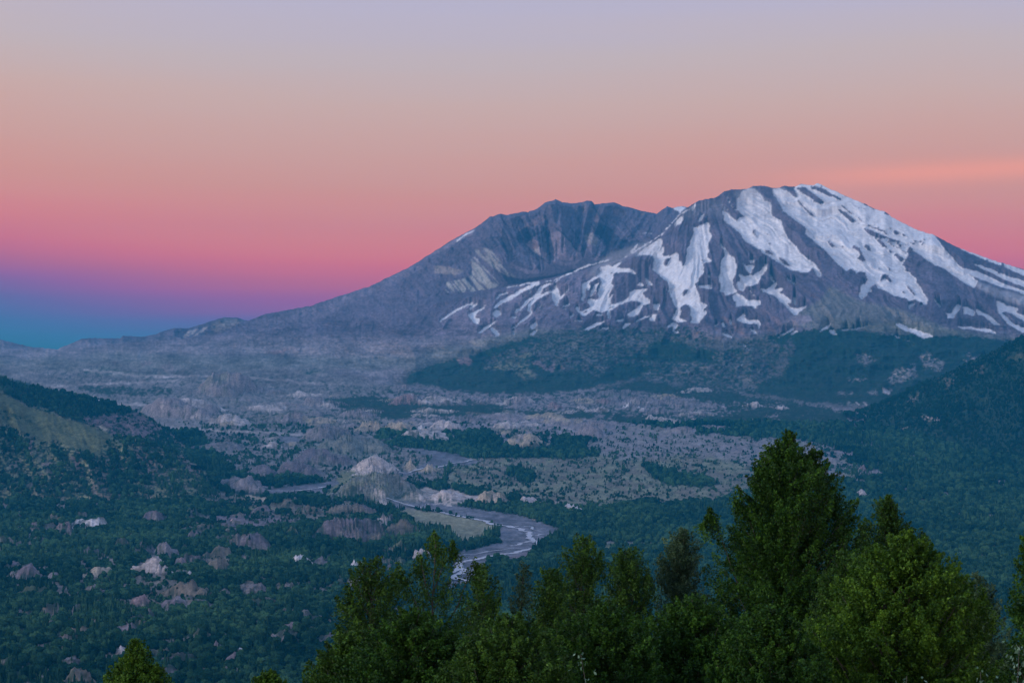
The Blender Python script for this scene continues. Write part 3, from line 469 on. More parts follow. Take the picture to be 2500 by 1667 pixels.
# hummocks: bearing u, foot row v, half width, height (all seen in pixels at their distance), colour, woodland cover
H = []
def hm(fr, x, y, hw, h, c, d=.06, k=.9):
    (u, v), = W(fr, [(x, y)]); H.append((u, v, hw, h, c, d, k))
GREY = (.17, .16, .175)
for a in ((541,965,75,45,PUM,.12),(445,1020,110,40,PUM,.12),(558,1040,60,15,PALE,.05),(712,1031,45,24,PUM,.05),(771,987,30,15,PUM,.05),(716,1163,58,32,PURP,.03),(640,1163,42,24,PURP,.05),(595,1197,52,50,PUM,.05),
          (795,1072,60,34,GREY,.05),(850,1105,90,35,PUMG,.2),(770,1132,70,27,PURP,.1),(912,1157,68,36,PALE,.02),(1024,1152,38,44,TAN,.0),(920,1217,110,55,PUMG,.08),(903,1050,35,14,TAN,.03),(980,1052,40,16,TAN,.03),
          (1030,1050,14,9,WHITE,0),(1084,1052,38,22,PALE,0),(1282,1092,55,26,TAN,.05),(1003,985,55,14,PINK,.08),(1266,988,36,20,PALE,.03),(1352,998,20,9,PINK,0),(871,1018,40,12,PUM,.1),(660,1093,25,12,PALE,.02),
          (558,1090,18,11,WHITE,.1),(798,1317,14,17,WHITE,0),(850,1322,80,34,PURP,.10),(732,1384,27,22,WHITE,.02),(780,1384,22,20,GREY,.1),(612,1345,46,48,PURP,.08),(530,1365,36,34,BROWN,.1),(525,1400,36,30,BROWN,.1),
          (875,1390,26,28,WHITE,0),(1030,1368,30,42,PALE,0),(855,1262,70,18,BROWN,.25),(935,1288,24,44,PALE,.04),(155,1302,28,16,PINK,.03),(212,1292,48,15,WHITE,.05),(85,1293,18,9,PINK,.1),(370,1275,32,22,PURP,.05),
          (398,1357,38,44,GREY,.08),(362,1400,46,42,PALE,.05),(440,1407,26,20,WHITE,.1),(235,1402,36,12,TAN,.02),(62,1412,38,46,PURP,.1),(470,1320,20,14,PURP,.1),(460,1462,62,30,BROWN,.25),(345,1482,30,24,PINK,.2),
          (420,1492,45,14,PURP,.12),(162,1618,13,30,GREY,.02),(296,1603,14,14,PALE,0),(575,1628,26,38,PURP,.02),(582,1604,15,18,WHITE,0),(525,1602,24,26,PURP,.1),(180,1674,38,25,BROWN,.1),(412,1664,22,30,PURP,.1),
          (835,1512,18,22,PURP,.03),(695,1510,20,8,PINK,.1),(1541,996,18,10,WHITE,0),(1420,1001,15,8,PALE,0),(1358,1001,16,8,PINK,0),(1585,988,10,7,WHITE,0),(1570,1005,10,7,WHITE,0),(1592,1025,18,9,PALE,0),
          (1234,1062,16,8,TAN,0),(1240,1048,36,14,PALE,.15),(1441,1064,36,18,PUM,.15),(1362,1240,10,12,PALE,0),(1405,1252,15,20,WHITE,0),(1422,1254,8,10,WHITE,0),(1386,1250,13,9,WHITE,0),(1451,1259,9,9,WHITE,0),
          (2107,1213,20,14,PALE,0),(2107,1149,12,14,PINK,.05),(2297,1338,12,15,TAN,0),(2354,1359,16,8,PALE,0),(2396,1367,12,8,PINK,0),(2437,1345,16,26,PURP,.03),(1100,1228,60,22,PALE,.03),(1200,1232,50,18,TAN,.05),
          (640,1258,30,10,PURP,.2),(300,1345,26,14,BROWN,.3),(715,1548,40,10,PURP,.12),(190,1345,16,9,PURP,.2),(1290,1235,30,12,PALE,.05),(1840,995,26,9,PALE,.1),(1910,1000,18,7,PALE,.1),(700,1240,40,14,BROWN,.35),
          (1650,985,30,9,PUM,.2),(1480,985,30,9,PINK,.1),(1700,1028,14,6,PALE,0),(1840,1030,10,6,PALE,0),(600,1440,30,12,BROWN,.5),(120,1500,30,16,BROWN,.4),(980,1310,40,20,BROWN,.5),(60,1340,20,12,BROWN,.4)):
    H.append(a+(.9,) if len(a) == 6 else a)
H.append((568, 1284, 20, 6, BROWN, .02, .9)); H.append((545, 1292, 26, 5, BROWN, .1, .8))
hr = random.Random(21)
for _ in range(270):
    t = hr.random()
    if t < .62: u_, v_ = hr.uniform(480, 1750), hr.triangular(945, 1130, 985)
    else: u_, v_ = hr.uniform(-40, 1000), hr.uniform(1250, 1660)
    if v_ > 1060 and u_ > 1040: continue
    s_ = (v_-880)/300.*.8+.5
    w_ = hr.uniform(9, 30)*min(s_, 1.4); q_ = hr.uniform(.25, .5)
    if v_ < 1200: w_ *= hr.uniform(1.0, 2.4); q_ = hr.uniform(.10, .28)
    H.append((u_, v_, w_, w_*q_, hr.choice([PUM, PUM, GREY, PUM, BROWN, PALE, PUMG, PALE, TAN]) if v_ < 1200 else hr.choice([BROWN, PURP, GREY, BROWN, OLIVE]), hr.uniform(.02, .2) if v_ < 1200 else hr.uniform(.3, .6), hr.uniform(.5, .9)))
H2 = []
for (u_, v_, w_, h_, c_, d_, k_) in H:
    if v_ > 1230: h_ = h_+7*w_/(w_+14.)
    elif h_ > 18: h_ *= .78
    h_ = min(h_, w_*(.52 if w_ < 50 else .40)+5); H2.append((u_, v_, w_*.95, h_, c_, d_, k_))
    if w_ > 11:
        for _ in range(2 if w_ < 30 else 4):
            a_ = hr.uniform(-1, 1); q_ = hr.uniform(.35, .6)
            H2.append((u_+a_*w_*.75, v_+hr.uniform(-.10, .12)*w_, w_*q_, h_*hr.uniform(.35, .75), c_, d_, k_))
H = H2
gv = np.concatenate([np.linspace(0, 1, 470)])
U, T = np.meshgrid(cols, gv)
Vb = 1790+(Vm(U)-1790)*T
DB = Dgs(Vb)
gx, gy, gz = place(U, Vb, DB)
flat = sample(blur(np.maximum(RB, inside(W('A4', [(1200,900),(1600,920),(1900,990),(1600,1100),(1500,1020),(1300,980)]), 0)), 3), U, Vb)
relief = 9*(ridged(gx/330., gy/330., 4, 3)-.5)*2+6*(fbm(gx/90., gy/90., 3, 9)-.5)*2+22*(fbm(gx/900., gy/900., 2, 19)-.5)
relief *= np.clip((gy-2400)/700, 0, 1)
relief *= .45+.55*sstep(2560, 1500, np.abs(U-600)+1500)
relief = relief*(1-np.clip(flat*1.4, 0, 1))
hcol = np.zeros(U.shape+(3,)); hk = np.zeros(U.shape); hd = np.zeros(U.shape); hh = np.zeros(U.shape); skirt = np.zeros(U.shape)
for i, (u0, v0, hw, h, c, d, k) in enumerate(H):
    D0 = float(Dgs(np.array([v0]))[0]); x0, y0, z0 = place(u0, v0, D0)
    pw = hw*D0/F; ph = h*D0/F*1.25; pw *= 1.12; dy = pw*.9
    cy = y0+dy*.75
    j = np.where((cols > u0-hw*2.2-10) & (cols < u0+hw*2.2+10))[0]
    if not len(j): continue
    sl = slice(j[0], j[-1]+1)
    X = gx[:, sl]; Y = gy[:, sl]
    if hw > 3.2*h and h < 16: dy = pw*.55
    wx = X-x0+(fbm(X/(pw*.6), Y/(pw*.6), 4, 200+i)-.5)*pw*1.15; wy = Y-cy+(fbm(X/(pw*.6)+9, Y/(pw*.6), 4, 300+i)-.5)*pw*1.15
    r = np.sqrt((wx/pw)**2+(wy/dy)**2)
    ang = np.arctan2(wy, wx)
    gul = 1-.20*ridged(ang*3.5+i, r*.8, 3, 400+i)
    prof = np.clip(1-r*r, 0, 1)**1.35*gul*1.12*(.42+.85*ridged(X/(pw*.75), Y/(pw*.6), 3, 700+i))
    hh[:, sl] = np.maximum(hh[:, sl], ph*prof)+.10*np.minimum(hh[:, sl], ph*prof)
    skirt[:, sl] = np.maximum(skirt[:, sl], sstep(1.35, 1.0, np.sqrt((wx/pw)**2+((wy+dy*.35)/(dy*1.3))**2))*k)
    a = sstep(1.02, .82, r+(fbm(X/16, Y/16, 4, 500+i)-.5)*1.05)
    st = .72+.56*fbm(X/24., Y/24., 3, 600+i)
    cc = np.array(c)*st[..., None]
    hcol[:, sl] = hcol[:, sl]*(1-a[..., None])+cc*a[..., None]; hk[:, sl] = np.maximum(hk[:, sl], a*k); hd[:, sl] = hd[:, sl]*(1-a)+d*a
gz2 = gz+relief+hh*(1-.9*flat)
gcov = cover_at(gx, gy, gz2)
pu, pv = project(gx, gy, gz2)
gw = sample(WD, pu, pv); gsn = sample(SN, pu, pv)
hn = fbm(gx/26., gy/26., 3, 44)
a = (hk*(1-(hn < .38+hd*.35)*.75*(hd > .02)))[..., None]
gcov = gcov*(1-a)+hcol*a
gw = gw*(1-hk)+hk*(hn < .30+hd*.6)*np.clip(hd*2.5, 0, .8)
ground = grid_mesh('ground', gx, gy, gz2, MT, gcov)

# ------------------------------------------------------------------ the mountain: near massif with the snowfields
SKY_A = np.array([(-1000,850),(-150,852),(0,853),(145,853),(310,836),(430,828),(517,816),(606,800),(700,790),(800,775),(900,755),(1000,735),(1060,724),(1096,719),(1150,712),(1204,703),(1240,702),(1313,685),(1385,668),(1437,652),(1480,643),(1521,630),(1560,609),(1606,580),(1633,558),(1647,542),(1656,527),
 (1676,507.6),(1705,491),(1719,487),(1741,484),(1755,478),(1768,467),(1788,463),(1800,463),(1827,461),(1837.5,455),(1866,454),(1884,458.5),(1895,460),(1915,454),(1944,456),(1956.6,448.6),(1967,450),(1985.5,453.5),(1994.5,448),(2003.5,449),(2014,456),(2047,470.6),(2083,487),(2110,497),(2137,511),(2160,517),(2177.5,530),(2242,563),(2277,572.4),(2315,593),(2351,609),(2423,635),(2500,658),(2650,712),(3000,800),(3500,850)], float)
DS_A = np.array([(-1000,15600),(145,15400),(606,14900),(1000,14200),(1300,14000),(1560,13900),(1700,14100),(1850,14400),(2000,14500),(2277,14200),(2500,14300),(3500,14800)], float)
def sheet(name, cols, sky, ds, vbase, dbase, rows, g, relief_fn, mat, back=((1.0, -20), (1.06, -500)), cover=True):
    U, T = np.meshgrid(cols, np.linspace(0, 1, rows))
    vs = np.interp(U, sky[:, 0], sky[:, 1]); Ds = np.interp(U, ds[:, 0], ds[:, 1])
    jag = (fbm(U/7., U*0, 3, 5)-.5)*3.0
    vs = vs+jag
    vb = vbase(U); Db = dbase(U)
    V = vb+(vs-vb)*T
    D = Db+(Ds-Db)*T**g
    D = D+relief_fn(U, V, T)
    ramp_ = np.arange(rows)[:, None]*(1.6 if rows > 150 else 2.5)
    D = np.maximum.accumulate(D-ramp_, axis=0)+ramp_
    x, y, z = place(U, V, D)
    if cover: cov = cover_at(x, y, z)
    # far side: carry the surface over the crest and down behind it
    bx, by, bz = [x], [y], [z]; bc = [cov]
    for kx, dz in back:
        s = (y[-1]*kx+40)/y[-1] if kx == 1.0 else kx*np.ones_like(y[-1])
        bx.append((x[-1]*s)[None]); by.append((y[-1]*s)[None]); bz.append((z[-1]+dz)[None]); bc.append(cov[-1:])
    return U, V, np.concatenate(bx), np.concatenate(by), np.concatenate(bz), np.concatenate(bc)
def relA(U, V, T):
    th = np.arctan2(V-425, U-1700)+.22*(fbm(U/80, V/80, 3, 141)-.5); r = np.hypot(V-425, U-1700)
    k = sstep(0, .10, T)*sstep(1.0, .93, T)
    up = sstep(880, 780, V)
    gull = ridged(th*16+.4*fbm(U/60, V/60, 2, 3), r/170., 4, 33)
    big = ridged(th*5+1.3, r/400., 3, 37)
    foot = ridged(U/75., V/38., 4, 39)
    amp = np.clip(r/260., .15, 1)
    out = -(gull*115*amp+big*270*amp)*up-foot*300*(1-up)-(fbm(U/12, V/8, 3, 47)-.5)*40
    # crest of the snowy rib on the right shoulder
    cu = np.interp(V, [570, 600, 640, 670, 700], [2277, 2300, 2332, 2365, 2400])
    out += -150*np.exp(-((U-cu)/26.)**2)*sstep(565, 585, V)*sstep(760, 690, V)
    lowsnow = sample(SN, U, V)
    out *= 1-.45*lowsnow
    return out*k+150*k
U_, V_, ax, ay, az, acov = sheet('m', cols, SKY_A, DS_A, Vm, lambda u: Dgs(Vm(u)), 330, .62, relA, MM, back=((1.0, -25), (1.12, -700), (1.3, -1500)))
az = np.maximum(az, 300)
# join exactly to the valley floor
ax[0], ay[0], az[0] = gx[-1], gy[-1], gz2[-1]
acov[0] = gcov[-1]
mountain = grid_mesh('mountain', ax, ay, az, MM, acov)

SKY_B = np.array([(500,805),(606,783),(650,766),(700,757),(760,746),(830,722),(900,700),(1000,652),(1060,614),(1114,580),(1165,554),(1193.6,530.5),(1222.4,522),(1237,525),(1275,517),(1289,518),(1313,509),(1331,495),(1356,487),(1374,495),(1406.5,497),(1432,490),(1444.5,491),(1452,500),(1470,497),(1499,493.5),(1521,503),(1542,507.6),(1564,514),(1578.5,517.5),(1604,522.4),(1613,515),(1629,503),(1642,508),(1661.6,503.6),(1678,506),(1720,520),(1800,560),(1900,640)], float)
DS_B = np.array([(500,15200),(800,15200),(1193,15300),(1350,15700),(1500,16000),(1660,16100),(1900,16000)], float)
def relB(U, V, T):
    k = sstep(0, .08, T)*sstep(1.0, .95, T)
    lean = (V-490)*np.interp(U, [1000, 1200, 1350, 1500, 1700], [1.3, .8, .1, -.6, -.6])
    w = U-lean
    g1 = ridged(w/34., V/160., 4, 133); g2 = ridged(w/110., V/300., 3, 137)
    cr = sstep(1150, 1250, U)
    return -(g1*330+g2*420)*k*(.2+.8*cr)-(fbm(U/9, V/9, 3, 147)-.5)*80*k
bcols = np.arange(500, 1900, 2.2)
def vbB(u): return np.interp(u, SKY_A[:, 0], SKY_A[:, 1])+25
def dbB(u): return np.interp(u, [500, 1000, 1200, 1400, 1900], [14600, 14000, 14050, 14300, 14600])
U_, V_, bx, by, bz, bcov = sheet('b', bcols, SKY_B, DS_B, vbB, dbB, 170, .9, relB, MM, back=((1.0, -30), (1.08, -600), (1.2, -1400)))
bz = np.maximum(bz, 300)
crater = grid_mesh('crater_wall', bx, by, bz, MM, bcov)

# far ridge on the horizon
SKY_F = np.array([(-1200,820),(-300,815),(0,829),(76,847),(141,852),(200,827),(220,825),(293,826),(300,820),(344,822),(375,817),(427,800),(461,802),(517,783),(548,774),(579,776),(606,784),(660,800),(760,830)], float)
fcols = np.concatenate([np.arange(-1200, -60, 20.), np.arange(-60, 760, 2.5)])
def relF(U, V, T): return -(ridged(U/40., V/30., 4, 233)*420)*sstep(0, .2, T)*sstep(1, .9, T)
U_, V_, fx, fy, fz, fcov = sheet('f', fcols, SKY_F, np.array([(-1200, 18600.), (760, 17200.)]), lambda u: np.interp(u, SKY_A[:, 0], SKY_A[:, 1])+14, lambda u: 0*u+16300., 50, .8, relF, MM, back=((1.0, -30), (1.08, -500)))
far_ridge = grid_mesh('distant_ridge', fx, fy, fz, MM, fcov)

# hills at the sides of the valley
def relL(s, a):
    def f(U, V, T):
        k = sstep(0, .12, T)*sstep(1.0, .9, T)
        return -(ridged((U-V*.35)/70., V/130., 4, s)*a+ridged((U-V*.3)/26., V/40., 3, s+9)*a*.22)*k+a*.5*k
    return f
hills = []
def hill(name, sky, ds, vb, db, c0, c1, rows, s, a):
    cs = np.arange(c0, c1, 3.0)
    U_, V_, x, y, z, cov = sheet(name, cs, np.array(sky, float), np.array(ds, float), lambda u: np.interp(u, [p[0] for p in vb], [p[1] for p in vb]), lambda u: np.interp(u, [p[0] for p in db], [p[1] for p in db]), rows, .9, relL(s, a), MT, back=((1.0, -15), (1.1, -260)))
    o = grid_mesh(name, x, y, z, MT, cov); pu, pv = project(x, y, z)
    hills.append((x, y, z, sample(WD, pu, pv)*1.0, sample(FP, pu, pv), o)); return o
hill('conifer_ridge', [(-700,820),(-100,900),(0,919),(34,934),(83,944),(103,948),(131,953),(186,962),(241,975),(310,996),(348,1010),(379,1030),(406,1050),(450,1085),(500,1130)], [(-700,8500),(0,8700),(400,9200),(500,8700)],
     [(-700,1150),(400,1150),(450,1130),(500,1140)], [(-700,7900),(500,8000)], -700, 500, 90, 333, 110)
hill('grassy_hill', [(-700,840),(-100,925),(0,958),(34,972),(69,993),(131,1010),(193,1030),(241,1044),(276,1062),(340,1075),(430,1103),(465,1137),(496,1168),(530,1212)], [(-700,7500),(0,7700),(430,7500),(530,7150)],
     [(-700,1230),(0,1225),(300,1225),(530,1222)], [(-700,6800),(530,6950)], -700, 530, 120, 343, 130)
hill('wooded_hill', [(2060,1008),(2086,1003),(2131,991),(2176,973),(2206,958),(2252,934),(2297,919),(2357,888),(2417,861),(2462,840),(2500,822),(2650,765),(3300,640)], [(2060,10100),(2250,9900),(2500,9700),(3300,9500)],
     [(2060,1012),(2200,1050),(2350,1090),(2500,1120),(3300,1200)], [(2060,10050),(2200,9450),(2350,8850),(2500,8400),(3300,7200)], 2060, 3300, 110, 353, 160)

# ------------------------------------------------------------------ braided river
mw = bpy.data.materials.new('river_water'); nt, N, L = nodes(mw)
o = N('ShaderNodeOutputMaterial'); b = N('ShaderNodeBsdfPrincipled'); b.inputs['Base Color'].default_value = (.42, .44, .50, 1); b.inputs['Roughness'].default_value = .35
L(b.outputs[0], o.inputs[0])
def bed_height(u, v):
    j = (np.interp(u, cols, np.arange(len(cols)))); t = (1790-v)/(1790-float(Vm(np.array([u]))[0]))*469
    return gx[int(t), int(j)], gy[int(t), int(j)], gz2[int(t)-1:int(t)+2, int(j)-1:int(j)+2].max()
strips = [
 ('A4', [(1500,905),(1560,918),(1640,935),(1700,945),(1760,962),(1820,978),(1880,986),(1940,998),(2000,1012),(2040,1032),(2068,1045),(2060,1062),(2085,1078),(2075,1090),(2112,1104),(2095,1122),(2060,1136),(1980,1155),(1900,1170),(1800,1185),(1700,1200),(1620,1215),(1590,1228),(1610,1250),(1650,1270),(1600,1290),(1560,1300),(1640,1340),(1700,1380)], 7),
 ('A4', [(2068,1045),(2110,1050),(2140,1040)], 3), ('A4', [(2085,1078),(2030,1095),(1990,1110),(1930,1115)], 4), ('A4', [(1940,998),(1990,990),(2060,1000),(2120,1025)], 3), ('A4', [(1150,848),(1250,855),(1400,880),(1500,905)], 4),
 ('A4', [(1560,1190),(1700,1170),(1820,1150),(1930,1135),(2000,1130)], 2.5), ('A4', [(400,775),(520,772),(620,765),(740,752),(800,740)], 5), ('A4', [(1290,655),(1380,640),(1460,622),(1560,600),(1640,585),(1690,575)], 5), ('A4', [(1580,1240),(1560,1290),(1590,1330)], 5)]
rv = []; rf = []
for fr, q, w in strips:
    P = np.array([bed_height(u, v) for u, v in W(fr, q)])
    # densify with a wandering line
    S = []
    for k in range(len(P)-1):
        for t in np.linspace(0, 1, 14, endpoint=False): S.append(P[k]*(1-t)+P[k+1]*t)
    S.append(P[-1]); S = np.array(S); n = len(S)
    kk = np.arange(n)
    dirs = np.gradient(S, axis=0); nn = np.stack([-dirs[:, 1], dirs[:, 0]], 1); nn /= np.linalg.norm(nn, axis=1)[:, None]+1e-9
    off = (fbm(kk/9., kk*0+w, 3, 12)-.5)*30*sstep(0, 6, kk)*sstep(n, n-6, kk)
    S[:, :2] += nn*off[:, None]
    ww = w*(.55+1.5*vn(kk/3., kk*0+3, 21))
    b0 = len(rv)
    for k in range(n):
        for sg in (-1, 1):
            rv.append((S[k, 0]+nn[k, 0]*ww[k]*sg, S[k, 1]+nn[k, 1]*ww[k]*sg, S[k, 2]+1.0))
    for k in range(n-1): rf.append((b0+2*k, b0+2*k+1, b0+2*k+3, b0+2*k+2))
me = bpy.data.meshes.new('river'); me.from_pydata(rv, [], rf); me.materials.append(mw)
river = bpy.data.objects.new('river', me); COL.objects.link(river); river['kind'] = 'structure'

# ------------------------------------------------------------------ hillside under the viewpoint and the low ground all round
md = bpy.data.materials.new('undergrowth'); nt, N, L = nodes(md)
o = N('ShaderNodeOutputMaterial'); b = N('ShaderNodeBsdfDiffuse'); n = N('ShaderNodeTexNoise'); n.inputs['Scale'].default_value = .8; n.inputs['Detail'].default_value = 6
tc = N('ShaderNodeNewGeometry'); L(tc.outputs['Position'], n.inputs['Vector'])
r = N('ShaderNodeValToRGB'); r.color_ramp.elements[0].position = .35; r.color_ramp.elements[0].color = (.012, .022, .008, 1); r.color_ramp.elements[1].position = .7; r.color_ramp.elements[1].color = (.05, .075, .02, 1)
L(n.outputs['Fac'], r.inputs[0]); L(r.outputs[0], b.inputs[0]); L(b.outputs[0], o.inputs[0])
def hill_z(x, y):
    r = np.hypot(x, y); return np.maximum(498.0-.27*r-.00002*r*r, -14)+(fbm(x/40, y/40, 4, 8)-.5)*np.clip(r/12., 0, 6)
rr_ = np.concatenate([np.linspace(0, 200, 90), np.linspace(205, 2200, 110)]); aa = np.linspace(0, 2*np.pi, 220)
R_, A_ = np.meshgrid(rr_, aa, indexing='ij'); hx = R_*np.cos(A_); hy = R_*np.sin(A_)
hillside = grid_mesh('hillside', hx, hy, hill_z(hx, hy), md)
lx, ly = np.meshgrid(np.linspace(-9500, 9500, 60), np.linspace(-2900, 20500, 60))
lowland = grid_mesh('lowland', lx, ly, lx*0-15, md)

# ------------------------------------------------------------------ woodland: crowns scattered on the slopes as one mass
def scatter(x, y, z, w, dens, seed):
    """random points on a grid sheet, dens = trees per square metre where w is 1"""
    r = np.random.default_rng(seed)
    P = np.stack([x, y, z], -1)
    a = P[:-1, 1:]-P[:-1, :-1]; b = P[1:, :-1]-P[:-1, :-1]
    area = np.abs(a[..., 0]*b[..., 1]-a[..., 1]*b[..., 0])
    wm = (w[:-1, :-1]+w[1:, 1:])/2
    ex = area*dens[:-1, :-1]*wm
    n = r.poisson(np.clip(ex, 0, 6))
    ii = np.repeat(np.arange(n.size), n.ravel())
    i, j = np.divmod(ii, n.shape[1])
    s = r.random(len(ii))[:, None]; t = r.random(len(ii))[:, None]
    p = P[i, j]*(1-s)*(1-t)+P[i, j+1]*s*(1-t)+P[i+1, j]*(1-s)*t+P[i+1, j+1]*s*t
    return p
dens = np.where(gy < 5200, 1/85., np.where(gy < 7200, 1/120., 1/240.))*(gy < 9800)*(gy > 2950)*(np.abs(gx) < gy*.285)
gfp = sample(FP, pu, pv)
pts = [scatter(gx, gy, gz2, np.where((gw > .6) & (rng.random(gw.shape) > skirt*.85), gw, 0), dens*(1+.5*(gfp < .6)), 1)]
scl = [np.where(pts[0][:, 1] < 5200, 1.0, np.where(pts[0][:, 1] < 7200, 1.1, 1.35))]
for k, (x, y, z, w, fp, o) in enumerate(hills):
    d = np.where(np.abs(x) < y*.285, 1/(150. if k != 2 else 165.), 0)
    p = scatter(x, y, z, np.where(w > .55, w, 0), d, 5+k); pts.append(p); scl.append(np.full(len(p), 1.0 if k != 2 else .85))
pts = np.concatenate(pts); scl = np.concatenate(scl)
qu, qv = project(pts[:, 0], pts[:, 1], pts[:, 2]); keep_ = ~((np.abs(qu-568) < 13) & (qv > 1268) & (qv < 1296)); pts = pts[keep_]; scl = scl[keep_]
def tree_noise(p): return fbm(p[:, 0]/160., p[:, 1]/160., 3, 66)
tn_ = tree_noise(pts)
qu, qv = project(pts[:, 0], pts[:, 1], pts[:, 2]); fpp = sample(FP, qu, qv); scl = scl*(.42+.58*sstep(.3, .85, fpp))
siz = scl*(3.6+5.4*rng.random(len(pts))**2.2)*(.75+.6*tn_)
n2h = len(p)
tonev = np.clip(.75*rng.random(len(pts))-.08+1.0*(fbm(pts[:, 0]/300., pts[:, 1]/300., 3, 68)-.25), 0, 1)
tonev[-n2h:] *= .45
kindv = (rng.random(len(pts)) < .13+.6*(fbm(pts[:, 0]/400., pts[:, 1]/400., 2, 69) > .66)).astype(float)
print('woodland crowns', len(pts))
mwd = bpy.data.materials.new('woodland_leaves'); nt, N, L = nodes(mwd)
o = N('ShaderNodeOutputMaterial'); b = N('ShaderNodeBsdfDiffuse'); at = N('ShaderNodeAttribute'); at.attribute_type = 'INSTANCER'; at.attribute_name = 'tone'
r = N('ShaderNodeValToRGB'); e = r.color_ramp.elements; e[0].color = (.003, .017, .011, 1); e[1].color = (.042, .098, .046, 1); e.new(.5).color = (.014, .044, .025, 1)
ge = N('ShaderNodeNewGeometry'); n = N('ShaderNodeTexNoise'); n.inputs['Scale'].default_value = .45; n.inputs['Detail'].default_value = 3; L(ge.outputs['Position'], n.inputs['Vector'])
mr = N('ShaderNodeMapRange'); mr.inputs[1].default_value = .3; mr.inputs[2].default_value = .7; mr.inputs[3].default_value = .55; mr.inputs[4].default_value = 1.45; L(n.outputs['Fac'], mr.inputs[0])
vs = N('ShaderNodeVectorMath'); vs.operation = 'SCALE'; L(at.outputs['Fac'], r.inputs[0]); L(r.outputs[0], vs.inputs[0]); L(mr.outputs[0], vs.inputs['Scale']); L(vs.outputs[0], b.inputs[0]); L(b.outputs[0], o.inputs[0])
me = bpy.data.meshes.new('woodland'); me.vertices.add(len(pts)); me.vertices.foreach_set('co', pts.astype(np.float32).ravel())
for nme, arr in (('size', siz), ('tone', tonev), ('conif', kindv), ('spin', rng.random(len(pts))*6.28)):
    q = me.attributes.new(nme, 'FLOAT', 'POINT'); q.data.foreach_set('value', arr.astype(np.float32))
wood_o = bpy.data.objects.new('woodland', me); COL.objects.link(wood_o); wood_o['kind'] = 'stuff'
wood_o['label'] = 'dark green woodland covering the valley floor and lower slopes'; wood_o['category'] = 'woodland'
ng = bpy.data.node_groups.new('woodland', 'GeometryNodeTree')
ng.interface.new_socket('Geometry', in_out='INPUT', socket_type='NodeSocketGeometry'); ng.interface.new_socket('Geometry', in_out='OUTPUT', socket_type='NodeSocketGeometry')
N = ng.nodes.new; L = ng.links.new
gi = N('NodeGroupInput'); go = N('NodeGroupOutput')
def attr(nm):
    a = N('GeometryNodeInputNamedAttribute'); a.data_type = 'FLOAT'; a.inputs['Name'].default_value = nm; return a.outputs['Attribute']
def crown(seed):
    ico = N('GeometryNodeMeshIcoSphere'); ico.inputs['Radius'].default_value = 1; ico.inputs['Subdivisions'].default_value = 3
    sp_ = N('GeometryNodeSetPosition'); L(ico.outputs['Mesh'], sp_.inputs['Geometry'])
    po = N('GeometryNodeInputPosition'); nz_ = N('ShaderNodeTexNoise'); nz_.noise_dimensions = '4D'; nz_.inputs['W'].default_value = seed; nz_.inputs['Scale'].default_value = 1.7; nz_.inputs['Detail'].default_value = 3
    L(po.outputs[0], nz_.inputs['Vector']); m1 = N('ShaderNodeMapRange'); m1.inputs[1].default_value = .25; m1.inputs[2].default_value = .75; m1.inputs[3].default_value = .45; m1.inputs[4].default_value = 1.35
    L(nz_.outputs[0], m1.inputs[0]); v = N('ShaderNodeVectorMath'); v.operation = 'SCALE'; L(po.outputs[0], v.inputs[0]); L(m1.outputs[0], v.inputs['Scale'])
    v2 = N('ShaderNodeVectorMath'); v2.operation = 'MULTIPLY_ADD'; v2.inputs[1].default_value = (1, 1, 1.25); v2.inputs[2].default_value = (0, 0, .9); L(v.outputs[0], v2.inputs[0])
    L(v2.outputs[0], sp_.inputs['Position'])
    sm = N('GeometryNodeSetMaterial'); sm.inputs['Material'].default_value = mwd; L(sp_.outputs[0], sm.inputs['Geometry']); return sm.outputs[0]
def cone():
    c = N('GeometryNodeMeshCone'); c.inputs['Vertices'].default_value = 9; c.inputs['Side Segments'].default_value = 7; c.inputs['Radius Bottom'].default_value = .5; c.inputs['Radius Top'].default_value = .02; c.inputs['Depth'].default_value = 2.9
    sp_ = N('GeometryNodeSetPosition'); L(c.outputs['Mesh'], sp_.inputs['Geometry']); nz_ = N('ShaderNodeTexNoise'); nz_.inputs['Scale'].default_value = 4.5
    v = N('ShaderNodeVectorMath'); v.operation = 'MULTIPLY_ADD'; v.inputs[1].default_value = (.55, .55, .3); v.inputs[2].default_value = (-.27, -.27, -.15); L(nz_.outputs['Color'], v.inputs[0]); L(v.outputs[0], sp_.inputs['Offset'])
    sm = N('GeometryNodeSetMaterial'); sm.inputs['Material'].default_value = mwd; L(sp_.outputs[0], sm.inputs['Geometry']); return sm.outputs[0]
def inst(src_pts, geo, zs=1.0, seed=0):
    i = N('GeometryNodeInstanceOnPoints'); L(src_pts, i.inputs['Points']); L(geo, i.inputs['Instance'])
    c = N('ShaderNodeCombineXYZ'); L(attr('spin'), c.inputs['Z'])
    e2r = N('FunctionNodeEulerToRotation'); L(c.outputs[0], e2r.inputs[0]); L(e2r.outputs[0], i.inputs['Rotation'])
    L(attr('size'), i.inputs['Scale']); return i.outputs[0]
sep = N('GeometryNodeSeparateGeometry'); sep.domain = 'POINT'; cmpn = N('FunctionNodeCompare'); cmpn.data_type = 'FLOAT'; cmpn.operation = 'GREATER_THAN'; L(attr('conif'), cmpn.inputs[0]); cmpn.inputs[1].default_value = .5
L(gi.outputs[0], sep.inputs[0]); L(cmpn.outputs[0], sep.inputs['Selection'])
sep2 = N('GeometryNodeSeparateGeometry'); c2 = N('FunctionNodeCompare'); c2.data_type = 'FLOAT'; c2.operation = 'GREATER_THAN'; L(attr('spin'), c2.inputs[0]); c2.inputs[1].default_value = 3.1; L(sep.outputs['Inverted'], sep2.inputs[0]); L(c2.outputs[0], sep2.inputs['Selection'])
jn = N('GeometryNodeJoinGeometry')
